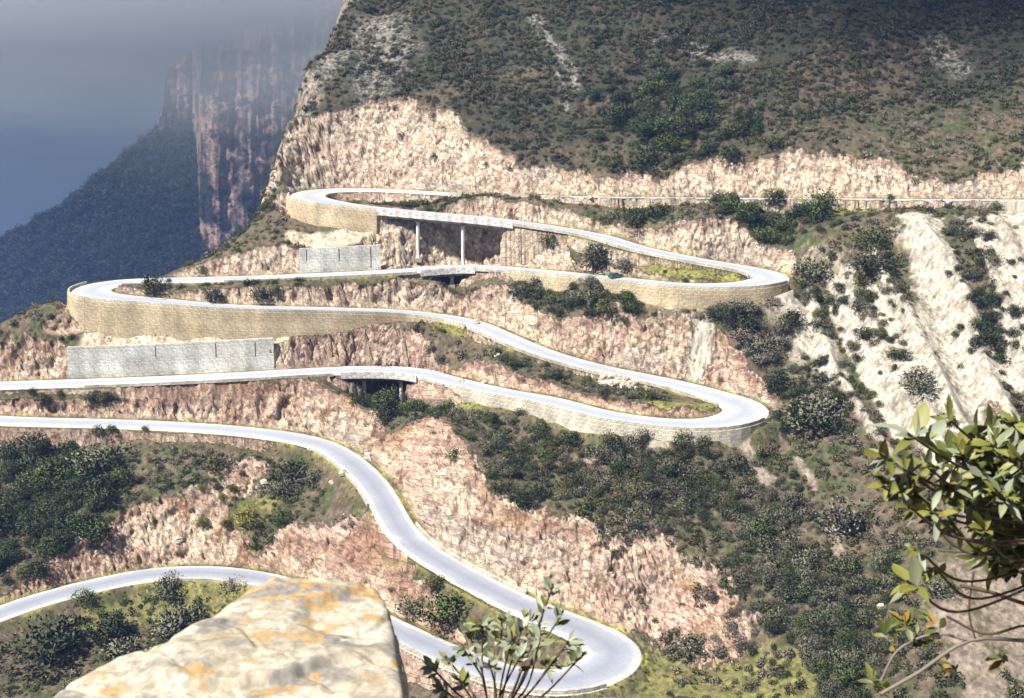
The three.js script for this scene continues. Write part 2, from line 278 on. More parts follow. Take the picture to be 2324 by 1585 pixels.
function lineMask(list, x, f, ragged) {
  let m = 0;
  for (const l of list) for (let i = 0; i < l.p.length - 1; i++) {
    const a = l.p[i], b = l.p[i + 1], ex = b.x - a.x, ef = b.f - a.f, t = clamp(((x - a.x) * ex + (f - a.f) * ef) / (ex * ex + ef * ef + 1e-6), 0, 1), d = Math.hypot(x - a.x - ex * t, f - a.f - ef * t);
    if (d < l.w * 2) m = Math.max(m, 1 - sstep(0.65, 1.1, d / l.w + ragged));
  }
  return m;
}
// colours are mostly real, low scree painted dimmer; sun and sky make the rest
const C = { cream: [0.62, 0.535, 0.43], pink: [0.52, 0.395, 0.325], tan: [0.43, 0.30, 0.19], grey: [0.42, 0.385, 0.35], stain: [0.12, 0.075, 0.055], soil: [0.25, 0.125, 0.075], dry: [0.115, 0.095, 0.056], green: [0.062, 0.08, 0.024], earth: [0.165, 0.122, 0.088], lime: [0.26, 0.265, 0.06], dark: [0.03, 0.038, 0.017], scree: [0.52, 0.485, 0.41], mount: [0.05, 0.046, 0.025] };
function groundColor(x, y, f, ny, g) {
  const big = fbm(x * 0.035, y * 0.05, f * 0.035, 3), mid = fbm(x * 0.16, y * 0.16, f * 0.16, 3), fine = noise(x * 1.1, y * 1.1, f * 1.1), streak = noise(x * 0.75, y * 0.05, f * 0.4), streak2 = noise(x * 2.1, y * 0.16, f * 1.3 + 40);
  // rock
  const high = sstep(-95, -55, y);
  let rock = mix3(C.pink, C.cream, sstep(-0.25, 0.3, big + 0.5 * streak + 0.3 * high - 0.08));
  rock = mix3(rock, C.tan, sstep(0, 0.45, mid + 0.3 * noise(x * 0.05, 9, f * 0.05)) * (1 - 0.6 * high));
  rock = mix3(rock, [0.62, 0.565, 0.475], high * sstep(-0.3, 0.3, streak + mid) * 0.75);
  rock = mix3(rock, C.grey, sstep(0.1, 0.5, noise(x * 0.06, y * 0.09, 33) + 0.3 * fine) * 0.7);
  const below = g.nat - y;
  rock = mix3(rock, C.soil, (1 - sstep(0.2, mix(3, 1.4, high) + 2 * big, below)) * 0.6 * g.cut);
  rock = mix3(rock, C.stain, sstep(0.12, 0.5, streak2 + 0.5 * mid + 0.25 * fine) * 0.8);
  // natural ground
  const onMount = sstep(-48, -30, y) * sstep(345, 390, f);
  let nat = mix3(C.dry, C.green, sstep(-0.2, 0.25, mid + big * 0.8));
  nat = mix3(nat, C.earth, sstep(0.0, 0.45, fbm(x * 0.3, y * 0.3, f * 0.3, 2) + 0.15) * 0.7);
  nat = mix3(nat, mix3(C.mount, C.dark, sstep(-0.2, 0.2, mid + fine * 0.3)), onMount);
  nat = mix3(nat, [0.135, 0.10, 0.068], onMount * sstep(0.05, 0.35, big + 0.3 * fine) * 0.55);
  nat = mix3(nat, C.lime, lineMask(YELLOW, x, f, 0.4 * mid + 0.25 * fine) * (y < -100 ? 0.5 : 0.85));
  nat = mix3(nat, [0.26, 0.25, 0.235], lineMask(OUTCROP, x, f, 1.3 * mid + 0.9 * fine) * sstep(-0.25, 0.15, fine + mid) * 0.8);
  const er = erodedAt(x, f), rb = er > 0 ? ribAt(x, f) : 0, scr = clamp(Math.max(lineMask(SCREE, x, f, mix(1.1, 0.5, er) * mid + mix(0.7, 0.3, er) * fine - 0.35 * er * rb), er * sstep(0.42, 0.68, rb + 0.5 * mid + 0.2 * fine) * sstep(-110, -90, y)), 0, 1), rky = lineMask(ROCKY, x, f, 0.6 * mid + 0.4 * fine);
  nat = mix3(nat, mix3(mix3(C.scree, C.earth, sstep(-84, -98, y) * 0.75), C.earth, sstep(0.12, 0.45, mid + 0.6 * fine) * 0.5), scr);  // low scree: brownish earth, also dimmed to paint a darker corner
  const bare = clamp(Math.max(g.cut, rky, sstep(0.62, 0.42, ny) * (1 - onMount * 0.6)), 0, 1) * (1 - scr);
  let c = mix3(nat, rock, bare);
  if (g.d < 2.4 && ny > (f > 315 && x > 15 ? 0.25 : 0.6)) c = mix3(mix3(C.lime, C.dry, sstep(-0.3, 0.3, mid)), c, sstep(0.9, 1.9 + mid, g.d) * 0.75 + 0.25 * sstep(-0.1, 0.4, fine));
  const apr = lineMask(APRON, x, f, 0.15 * fine); c = mix3(c, mix3([0.66, 0.58, 0.45], [0.58, 0.49, 0.36], 0.5 + mid), apr * 0.95);
  const k = 1 + 0.3 * fine + 0.16 * noise(x * 2.7, y * 2.7, f * 2.7);
  return [c[0] * k, c[1] * k, c[2] * k, bare];
}
// tiling grain: noise on a wrapped lattice, and cracked blocks
function wrapNoise(n, oct, sd) {
  const lat = [...Array(oct)].map((_, o) => { const m = n << o, a = new Float32Array(m * m); for (let k = 0; k < m * m; k++) a[k] = noise(k * 0.731 + sd, (k % m) * 1.37 + o * 5.1, sd * 3.3) * 1.4 + rnd() - 0.5; return [m, a]; });
  return (u, v) => { let s = 0, am = 1, t = 0; for (const [m, a] of lat) { const x = u * m, y = v * m, i = Math.floor(x) % m, j = Math.floor(y) % m, p = x - Math.floor(x), q = y - Math.floor(y), e = p * p * (3 - 2 * p), g = q * q * (3 - 2 * q), i1 = (i + 1) % m, j1 = (j + 1) % m; s += am * mix(mix(a[j * m + i], a[j * m + i1], e), mix(a[j1 * m + i], a[j1 * m + i1], e), g); t += am; am *= 0.66; } return s / t; };
}
function cells2(nx, ny) {
  const P = [...Array(nx * ny)].map(() => [rnd(), rnd(), rnd()]);
  return (u, v) => { const x = u * nx, y = v * ny, i = Math.floor(x), j = Math.floor(y); let a = 9, b = 9, id = 0; for (let q = -1; q <= 1; q++) for (let p = -1; p <= 1; p++) { const c = P[((j + q + ny) % ny) * nx + (i + p + nx) % nx], d = Math.hypot(i + p + c[0] - x, j + q + c[1] - y); if (d < a) { b = a; a = d; id = c[2]; } else if (d < b) b = d; } return [b - a, id]; };
}
function texture(size, f, srgb) {
  const a = new Uint8Array(size * size * 4);
  for (let y = 0; y < size; y++) for (let x = 0; x < size; x++) { const c = f(x / size, y / size), k = (y * size + x) * 4; for (let i = 0; i < 3; i++) a[k + i] = clamp(c[i] ?? c[0], 0, 1) * 255; a[k + 3] = 255; }
  const t = new THREE.DataTexture(a, size, size); t.wrapS = t.wrapT = THREE.RepeatWrapping; t.magFilter = THREE.LinearFilter; t.colorSpace = srgb ? THREE.SRGBColorSpace : THREE.NoColorSpace; t.needsUpdate = true; return t;
}
const wn = wrapNoise(8, 6, 1.7), wn2 = wrapNoise(24, 4, 8.2), big2 = cells2(7, 5), small2 = cells2(22, 15);
const rockH = (u, v) => { const w = 0.05 * wn(u, v), [e, id] = big2((u + w + 1) % 1, (v + w * 0.7 + 1) % 1), [e2, id2] = small2((u + w * 0.6 + 1) % 1, (v + w + 1) % 1); return 0.36 * id * sstep(0, 0.16, e) + 0.3 * id2 * sstep(0, 0.2, e2) + 0.2 + 0.45 * wn(u, v) + 0.1 * Math.min(sstep(0, 0.1, e), sstep(0, 0.14, e2)); };
const GRAIN = texture(512, (u, v) => { const n = 0.83 + 0.5 * wn(u, v); return [n, n * (0.985 + 0.04 * wn2(u, v)), n * 0.97]; }, true), BUMP = texture(512, (u, v) => [0.5 + 0.9 * wn(u, v)]);
const ROCK = texture(1024, (u, v) => { const h = rockH(u, v), n = 0.6 + 0.48 * h + 0.24 * wn2(u, v); return [n, n * (0.96 + 0.05 * wn(u, v)), n * 0.93]; }, true), ROCKB = texture(1024, (u, v) => [rockH(u, v)]);
// blocks of rock: every cell of a 3-D lattice of random points gets its own height
const hash3 = (i, j, k) => { let h = (i * 374761393 + j * 668265263 + k * 2147483647 + 97) | 0; h = Math.imul(h ^ (h >>> 13), 1274126177); return h ^ (h >>> 16); };
function blocks(x, y, z) {
  const i = Math.floor(x), j = Math.floor(y), k = Math.floor(z); let a = 9, b = 9, id = 0;
  for (let p = -1; p <= 1; p++) for (let q = -1; q <= 1; q++) for (let r = -1; r <= 1; r++) { const h = hash3(i + p, j + q, k + r), d = Math.hypot(i + p + (h & 255) / 255 - x, j + q + ((h >> 8) & 255) / 255 - y, k + r + ((h >> 16) & 255) / 255 - z); if (d < a) { b = a; a = d; id = ((h >> 4) & 1023) / 1023; } else if (d < b) b = d; }
  return (id - 0.5) * sstep(0, 0.18, b - a) - 0.35 * (1 - sstep(0, 0.12, b - a));
}
{
  const wgt = new Float32Array(NC * NF), cum = new Float32Array(NF);
  for (let c = 0; c < NC; c++) for (let k = 1; k < NF; k++) { const f = FN + k * FS, dh = prof[c * NF + k] - prof[c * NF + k - 1]; wgt[c * NF + k] = Math.hypot(FS * (f > 420 ? 0.75 : 0.55), Math.min(Math.abs(dh), 3)) * (f < 180 ? 0.5 : f > 520 ? 0.4 : 1); }
  const B = 7, pos = new Float32Array(NC * NR * 3), uv = new Float32Array(NC * NR * 2), col = new Float32Array(NC * NR * 3), info = [], idx = new Uint32Array((NC - 1) * (NR - 1) * 6);
  const meta = new Float32Array(NC * NR * 4), bares = new Float32Array(NC * NR);
  for (let c = 0; c < NC; c++) {
    cum[0] = 0;
    for (let k = 1; k < NF; k++) { let s = 0, n = 0; for (let b = -B; b <= B; b++) if (c + b >= 0 && c + b < NC) { s += wgt[(c + b) * NF + k]; n++; } cum[k] = cum[k - 1] + s / n; }
    const q = mix(Q0, Q1, c / (NC - 1)); let k = 1, arc = 0, py = 0, pf = 0;
    for (let r = 0; r < NR; r++) {
      const t = cum[NF - 1] * r / (NR - 1); while (k < NF - 1 && cum[k] < t) k++;
      const f = FN + (k - 1 + clamp((t - cum[k - 1]) / (cum[k] - cum[k - 1] + 1e-9), 0, 1)) * FS, x = q * f, y = ground(x, f), i = c * NR + r;
      if (r) arc += Math.hypot(y - py, f - pf); py = y; pf = f;
      pos[i * 3] = x; pos[i * 3 + 1] = y; pos[i * 3 + 2] = -f; uv[i * 2] = q * 340 / 7; uv[i * 2 + 1] = arc / 7;
      meta.set([G.cut, G.d, G.nat, G.wall], i * 4);
    }
  }
  const nrm = (i, c, r, o) => { const a = Math.max(0, c - 1) * NR + r, b = Math.min(NC - 1, c + 1) * NR + r, d = c * NR + Math.max(0, r - 1), e = c * NR + Math.min(NR - 1, r + 1);
    const ax = pos[b * 3] - pos[a * 3], ay = pos[b * 3 + 1] - pos[a * 3 + 1], az = pos[b * 3 + 2] - pos[a * 3 + 2], bx = pos[e * 3] - pos[d * 3], by = pos[e * 3 + 1] - pos[d * 3 + 1], bz = pos[e * 3 + 2] - pos[d * 3 + 2];
    o[0] = ay * bz - az * by; o[1] = az * bx - ax * bz; o[2] = ax * by - ay * bx; const l = Math.hypot(...o) || 1; o[0] /= l; o[1] /= l; o[2] /= l; if (o[1] < 0) { o[0] *= -1; o[1] *= -1; o[2] *= -1; } };
  const moved = pos.slice(), o = [0, 0, 0];
  for (let c = 0; c < NC; c++) for (let r = 0; r < NR; r++) {
    const i = c * NR + r, x = pos[i * 3], y = pos[i * 3 + 1], f = -pos[i * 3 + 2]; nrm(i, c, r, o);
    const g = { cut: meta[i * 4], d: meta[i * 4 + 1], nat: meta[i * 4 + 2], wall: meta[i * 4 + 3] };
    const cl = groundColor(x, y, f, o[1], g); col.set(cl.slice(0, 3), i * 3); bares[i] = cl[3];
    if (cl[3] > 0.45) { uv[i * 2] = (x * 0.85 + f * 0.5) / 7; uv[i * 2 + 1] = (y * 0.72 + f * 0.22) / 7; } else { uv[i * 2] = x / 7; uv[i * 2 + 1] = f / 7; }
    const free = sstep(0.8, 2.2, g.d), amp = free * (g.wall === 2 ? 0.04 : g.wall && g.cut > 0.3 && o[1] > 0.55 ? 0.06 : mix(0.28 - 0.16 * erodedAt(x, f), 0.85, cl[3]));
    const blk = cl[3] > 0.25 && g.d > 1.2 ? blocks(x * 0.42, y * 0.2, f * 0.42) * mix(1.1, 0.6, sstep(-95, -55, y)) + blocks(x * 1.1 + 50, y * 0.55, f * 1.1) * 0.42 : 0;
    const n3 = blk * 1.1 + fbm(x * 0.35, y * 0.22, f * 0.35, 3) * 1.5 + 0.55 * (0.35 - Math.abs(noise(x * 0.9, y * 0.35, f * 0.9))) + 0.35 * noise(x * 1.7, y * 1.2, f * 1.7);
    for (let k = 0; k < 3; k++) moved[i * 3 + k] += o[k] * n3 * amp;
  }
  let n = 0, cutAt = 0;
  const bareOf = (i) => bares[i];
  for (const rocky of [0, 1]) { if (rocky) cutAt = n; for (let c = 0; c < NC - 1; c++) for (let r = 0; r < NR - 1; r++) { if ((bareOf(c * NR + r) + bareOf((c + 1) * NR + r + 1) > 0.9 ? 1 : 0) !== rocky) continue; const a = c * NR + r, b = a + NR; idx[n++] = a; idx[n++] = b; idx[n++] = a + 1; idx[n++] = b; idx[n++] = b + 1; idx[n++] = a + 1; } }
  const geo = new THREE.BufferGeometry();
  geo.setAttribute('position', new THREE.BufferAttribute(moved, 3)); geo.setAttribute('uv', new THREE.BufferAttribute(uv, 2)); geo.setAttribute('color', new THREE.BufferAttribute(col, 3)); geo.setIndex(new THREE.BufferAttribute(idx, 1)); geo.computeVertexNormals();
  geo.addGroup(0, cutAt, 0); geo.addGroup(cutAt, n - cutAt, 1);
  structure('hillside', geo, [new THREE.MeshStandardMaterial({ vertexColors: true, map: GRAIN, bumpMap: BUMP, bumpScale: 0.22, roughness: 0.95 }), new THREE.MeshStandardMaterial({ vertexColors: true, map: ROCK, bumpMap: ROCKB, bumpScale: 0.28, roughness: 0.95 })]);
}
// ---------- the road surface ----------
const ASPHALT = texture(512, (u, v) => { const n = 0.965 + 0.1 * wn2(u, v); return [n, n, n]; }, true);
road.forEach((p, i) => { const a = road[Math.max(0, i - 3)], b = road[Math.min(road.length - 1, i + 3)]; p.turn = (a.nx * b.nf - a.nf * b.nx) / Math.max(0.1, Math.hypot(b.x - a.x, b.f - a.f)); });
{
  const pos = [], col = [], uv = [], idx = [], ACR = [-1.0, -0.97, -0.86, -0.6, -0.3, 0, 0.3, 0.6, 0.86, 0.97, 1.0];
  road.forEach((p, i) => {
    ACR.forEach((a, j) => {
      const edge = Math.abs(a), reach = (p.turn * a < 0 && Math.abs(p.turn) > 1e-4 ? Math.min(p.w + 0.12, 0.88 / Math.abs(p.turn)) : p.w + 0.12 + (Math.abs(a) > 0.9 ? 0.22 * noise(p.s * 0.3, a * 4, 7) + 0.12 * noise(p.s * 0.9, a * 4, 3) : 0)), y = p.y + 0.1 * (1 - a * a) - (j === 0 || j === 10 ? 0.35 : 0), x = p.x + p.nx * a * reach, f = p.f + p.nf * a * reach;
      pos.push(x, y, -f); uv.push(a * p.w / 5, p.s / 5);
      const n = 0.13 * fbm(x * 0.16 + a * 0.4, f * 0.16, 2, 4), dust = sstep(0.62, 0.97, edge + n * 2 + 0.12 * noise(p.s * 0.12, a * 2, 5)), track = (Math.exp(-(((edge - 0.45) / 0.2) ** 2)) * 0.3 + Math.exp(-((a / 0.3) ** 2)) * 0.75) * (0.8 + 2 * n);
      const lo = sstep(59, 63, p.k), c = mix3(mix3([0.40 - 0.09 * lo, 0.425 - 0.1 * lo, 0.475 - 0.1 * lo], [0.26 - 0.1 * lo, 0.275 - 0.1 * lo, 0.33 - 0.1 * lo], clamp(track, 0, 1)), [0.58, 0.55, 0.48], dust * 0.75);
      col.push(c[0] + n * 0.5, c[1] + n * 0.5, c[2] + n * 0.5);
    });
    if (i) for (let j = 0; j < 10; j++) { const a = (i - 1) * 11 + j, b = i * 11 + j; idx.push(a, a + 1, b, b, a + 1, b + 1); }
  });
  const geo = new THREE.BufferGeometry();
  geo.setAttribute('position', new THREE.Float32BufferAttribute(pos, 3)); geo.setAttribute('uv', new THREE.Float32BufferAttribute(uv, 2)); geo.setAttribute('color', new THREE.Float32BufferAttribute(col, 3)); geo.setIndex(idx); geo.computeVertexNormals();
  structure('road', geo, new THREE.MeshStandardMaterial({ vertexColors: true, map: ASPHALT, roughness: 0.85 }));
}
// ---------- walls, parapets, viaducts ----------
function stoneTex(n, seedZ, bump) {   // irregular courses of squared rubble, n courses in 4 m
  const size = 512, a = new Uint8Array(size * size * 4), h = size / n;
  const rows = [...Array(n)].map((_, r) => { const e = [0]; while (e[e.length - 1] < size - h * 0.7) e.push(e[e.length - 1] + h * (0.9 + 1.3 * Math.abs(noise(r * 3.7, e.length * 1.9, seedZ)) * 2)); e[e.length - 1] = size; return e; });
  for (let y = 0; y < size; y++) for (let x = 0; x < size; x++) {
    const r = Math.floor(y / h), e = rows[r]; let i = 0; while (e[i + 1] <= x) i++;
    const dx = Math.min(x - e[i], e[i + 1] - x), dy = Math.min(y - r * h, (r + 1) * h - y), m = sstep(0.5, 3.2, Math.min(dx, dy) + noise(x * 0.1, y * 0.1, 3)), k = (y * size + x) * 4;
    const t = 0.83 + 0.22 * noise(i * 5.3, r * 7.1, seedZ + 2.5) + 0.1 * noise(x * 0.15, y * 0.15, 9), b = bump ? 255 * clamp(m * (0.75 + 0.35 * t), 0, 1) : 255 * clamp(mix(0.52, t, m), 0, 1);
    a[k] = b; a[k + 1] = bump ? b : b * (1 - 0.04 * noise(i * 2.3, r * 3.1, 7)); a[k + 2] = bump ? b : b * (0.96 + 0.1 * noise(i * 1.3, r * 4.1, 17)); a[k + 3] = 255;
  }
  const t = new THREE.DataTexture(a, size, size); t.wrapS = t.wrapT = THREE.RepeatWrapping; t.magFilter = THREE.LinearFilter; t.colorSpace = bump ? THREE.NoColorSpace : THREE.SRGBColorSpace; t.needsUpdate = true; return t;
}
const STONE = stoneTex(12, 1.5), STONEB = stoneTex(12, 1.5, true);
const wallMat = new THREE.MeshStandardMaterial({ vertexColors: true, map: STONE, bumpMap: STONEB, bumpScale: 0.05, roughness: 0.95 });
const concrete = new THREE.MeshStandardMaterial({ color: new THREE.Color(0.42, 0.41, 0.40), map: GRAIN, roughness: 0.9 });
const whitewash = new THREE.MeshStandardMaterial({ color: new THREE.Color(0.80, 0.785, 0.76), map: GRAIN, roughness: 0.9 });
const dark = new THREE.MeshStandardMaterial({ color: new THREE.Color(0.07, 0.06, 0.05), roughness: 1 });
// a bar swept along the road: profile corners as [distance outwards, height]; rows are added between the corners of the outer face
function sweep(k0, k1, side, shape, rgb, tile = 4, step = 1.2) {
  const list = road.filter((p) => inK(p, k0, k1)), pos = [], uv = [], col = [], idx = []; let last = -9, at = [];
  for (const p of list) { if (p.s - last >= step || p === list[list.length - 1]) { at.push(p); last = p.s; } }
  let n = 0, s0 = at[0].s;
  at.forEach((p, i) => {
    const pr = shape(p, (p.s - s0) / (at[at.length - 1].s - s0)), X = (d) => [p.x + side * p.nx * d, -(p.f + side * p.nf * d)]; n = pr.length;
    let arc = 0;
    for (let j = 0; j <= n; j++) { const [d, h] = pr[j % n], e = pr[(j + n - 1) % n]; if (j) arc += Math.hypot(d - e[0], h - e[1]); const [x, z] = X(d); pos.push(x, p.y + h, z); uv.push(p.s / tile, arc / tile); col.push(...rgb(x, p.y + h, z, d, h)); }
    if (i) for (let j = 0; j < n; j++) { const a = (i - 1) * (n + 1) + j, b = i * (n + 1) + j; idx.push(a, b, a + 1, b, b + 1, a + 1); }
  });
  for (const i of [0, at.length - 1]) for (let j = 1; j < n - 1; j++) { const a = i * (n + 1); idx.push(a, a + j, a + j + 1); }
  const g = new THREE.BufferGeometry();
  g.setAttribute('position', new THREE.Float32BufferAttribute(pos, 3)); g.setAttribute('uv', new THREE.Float32BufferAttribute(uv, 2)); g.setAttribute('color', new THREE.Float32BufferAttribute(col, 3)); g.setIndex(idx);
  const o = g.toNonIndexed(); o.computeVertexNormals(); return o;
}
const stoneColor = (c) => (x, y, z, d, h) => { const s = noise(x * 0.7, y * 0.06, z * 0.5), b = fbm(x * 0.12, y * 0.2, z * 0.12, 2), k = 0.97 + 0.35 * b + 0.45 * s; return [c[0] * k, c[1] * k * (1 + 0.05 * b), c[2] * k * (1 + 0.12 * b)]; };
const TANSTONE = stoneColor([0.72, 0.585, 0.42]), GREYSTONE = stoneColor([0.86, 0.85, 0.86]), PALESTONE = stoneColor([0.78, 0.73, 0.65]);
const parapet = (k0, k1, side, h = 0.85, off = 0.2) => sweep(k0, k1, side, (p) => [[p.w + off, -0.25], [p.w + off, h], [p.w + off + 0.42, h], [p.w + off + 0.42, -0.25]], PALESTONE);
function retaining(k0, k1, side, depth, rgb, label, top = 0.05) {
  const t = thing('retaining_wall', label, 'retaining wall'), raw = {};
  const deep = (p) => { let D = 0.6; for (; D < 13; D += 0.4) { const e = p.w + 1.1 + D * 0.09; if (heightAt(p.x + side * p.nx * e, p.f + side * p.nf * e) > p.y - D) break; } return Math.min(D + 0.9, depth(p, 0) + 2); };
  road.forEach((p, i) => { if (inK(p, k0 - 0.3, k1 + 0.3)) raw[i] = deep(p); });
  road.forEach((p, i) => { if (inK(p, k0, k1)) { let a = 0, c = 0; for (let j = -4; j <= 4; j++) if (raw[i + j]) { a += raw[i + j]; c++; } p.deep = a / c; } });
  const NJ = 8;
  mesh('masonry_face', sweep(k0, k1, side, (p, s) => { const D = p.deep, pr = [[p.w + 0.1, top]]; for (let j = 0; j <= NJ; j++) pr.push([p.w + 0.85 + D * 0.09 * j / NJ, mix(top, -D, j / NJ)]); pr.push([p.w + 0.2, -D]); return pr; }, rgb), wallMat, t);
  mesh('parapet', parapet(k0, k1, side), wallMat, t);
  return t;
}
retaining(8.75, 12.02, 1, (p) => mix(5, 10, sstep(640, 720, p.u)), TANSTONE, 'tan stone retaining wall curving around the uppermost hairpin bend on the left');
retaining(29.2, 36.2, 1, () => 12, TANSTONE, 'long tan stone retaining wall wrapped around the leftmost visible hairpin bend');
retaining(19.3, 23.2, -1, (p) => p.u > 1560 ? mix(8, 3, sstep(1640, 1790, p.u)) : mix(1.6, 8, sstep(1180, 1560, p.u)), TANSTONE, 'tan stone retaining wall under the pointed hairpin bend with the yellow grass wedge');
retaining(42.4, 47.9, -1, (p) => p.u > 1450 ? mix(5.6, 3, sstep(1620, 1760, p.u)) : mix(2.2, 5.6, sstep(1050, 1450, p.u)), PALESTONE, 'low pale retaining wall under the hairpin bend below the white rubble heap');
retaining(70.2, 74.8, -1, () => 6.5, GREYSTONE, 'grey retaining wall under the lowest hairpin bend, beside the lichen boulder');
retaining(4.2, 5.05, -1, () => 6.5, GREYSTONE, 'grey retaining wall holding the top road just above the long viaduct');
function liningWall(k0, k1, label, rgb, joints) {
  const t = thing('lining_wall', label, 'retaining wall');
  const NJ = 8;
  mesh('masonry_face', sweep(k0, k1, 1, (p) => { const H = p.wall ?? 7.2, a = p.w + p.verge - 0.25, pr = [[a + 1.6, -1]]; for (let j = 0; j <= NJ; j++) pr.push([a + 0.5 * j / NJ, mix(-0.6, H + 0.25, j / NJ)]); pr.push([a + 1.5, H + 0.25]); return pr; }, rgb), wallMat, t);
  for (const [u, lo, hi] of joints) { const p = onRoad(k0, k1, u), d = p.w + p.verge - 0.27, g = new THREE.BoxGeometry(0.22, (hi - lo) * p.wall, 0.08); const m = mesh('drain_slot', g, dark, t); m.position.set(p.x + p.nx * (d + 0.32), p.y + (lo + hi) / 2 * p.wall, -(p.f + p.nf * (d + 0.25 * (lo + hi)))); m.rotation.y = Math.atan2(p.nx, -p.nf) + Math.PI; m.rotation.x = -0.06; }
}
liningWall(25.12, 25.74, 'short grey masonry wall below the cream apron under the uppermost hairpin wall', GREYSTONE, [[765, 0.45, 0.95], [690, 0.5, 0.97], [842, 0.1, 0.97]]);
liningWall(51.92, 53.58, 'long blue grey masonry wall below the cream apron under the leftmost hairpin', GREYSTONE, [[345, 0.6, 0.98], [480, 0.5, 0.97], [575, 0.45, 0.97]]);
for (const [k0, k1, side, label] of [
  [14.1, 18.9, 1, 'low white parapet along the descending road right of the long viaduct'], [36.25, 39.2, 1, 'low white parapet on the bend above the grassy hump'], [22.2, 23.7, -1, 'low pale parapet on the second road right of the short viaduct'], [24.72, 26.5, -1, 'low pale parapet on the second road left of the short viaduct'], [47.95, 48.5, -1, 'short low parapet just right of the curved viaduct'], [39.2, 41.6, 1, 'low parapet on the outer edge of the road above the rubble heap'], [64, 66.8, -1, 'low kerb wall at the foot of the long cut beside the descending road'], [61, 63.4, 1, 'low white parapet outside the bend where the road turns towards the viewer'], [50.45, 53.4, -1, 'low white parapet just left of the lower viaduct'], [75.6, 77.6, -1, 'low white kerb wall along the lowest road behind the boulder'],
]) if (label) tag(mesh('roadside_parapet', parapet(k0, k1, side, 0.5, 0.25), wallMat), label, 'parapet');

function viaduct(k0, k1, side, piers, label) {
  const t = thing('viaduct', label, 'viaduct'), plain = () => [1, 1, 1];
  const deck = sweep(k0 - 0.12, k1 + 0.12, side, (p) => [[-p.w - 0.7, -0.1], [-p.w - 0.7, -1.0], [p.w + 0.75, -1.0], [p.w + 0.75, -0.02], [p.w + 0.1, -0.02]], plain);
  mesh('deck', deck, whitewash, t);
  mesh('parapet', sweep(k0 - 0.12, k1 + 0.12, side, (p) => [[p.w + 0.36, 0], [p.w + 0.36, 0.75], [p.w + 0.77, 0.75], [p.w + 0.77, 0]], plain), whitewash, t);
  for (const d of [-2.2, 0, 2.6]) mesh('beam', sweep(k0 - 0.05, k1 + 0.05, side, () => [[d - 0.25, -1.02], [d - 0.25, -1.95], [d + 0.25, -1.95], [d + 0.25, -1.02]], plain), concrete, t);
  for (const u of piers) {
    const p = onRoad(k0, k1, u), x = p.x + side * p.nx * 2.5, f = p.f + side * p.nf * 2.5, y1 = p.y - 1.9, y0 = Math.min(heightAt(x, f), y1 - 2) - 0.8;
    const m = mesh('pier', new THREE.CylinderGeometry(0.5, 0.58, y1 - y0, 12), whitewash, t); m.position.set(x, (y0 + y1) / 2, -f);
    const c = mesh('pier_cap', new THREE.BoxGeometry(1.5, 0.45, 6), concrete, t); c.position.set(p.x + side * p.nx * 0.3, y1 - 0.2, -(p.f + side * p.nf * 0.3)); c.rotation.y = Math.atan2(p.nx, -p.nf);
    const b = mesh('footing', new THREE.BoxGeometry(1.9, 1.2, 1.9), concrete, t); b.position.set(x, y0 + 0.7, -f);
  }
}
viaduct(12.05, 14.0, 1, [957, 1055], 'long concrete viaduct on tall piers below the uppermost hairpin');
viaduct(23.8, 24.6, -1, [1022], 'short concrete viaduct with one stubby pier on the second road');
viaduct(48.65, 50.3, -1, [827, 921, 988], 'curved white concrete viaduct on piers above the dark bushes');

let FOREST;
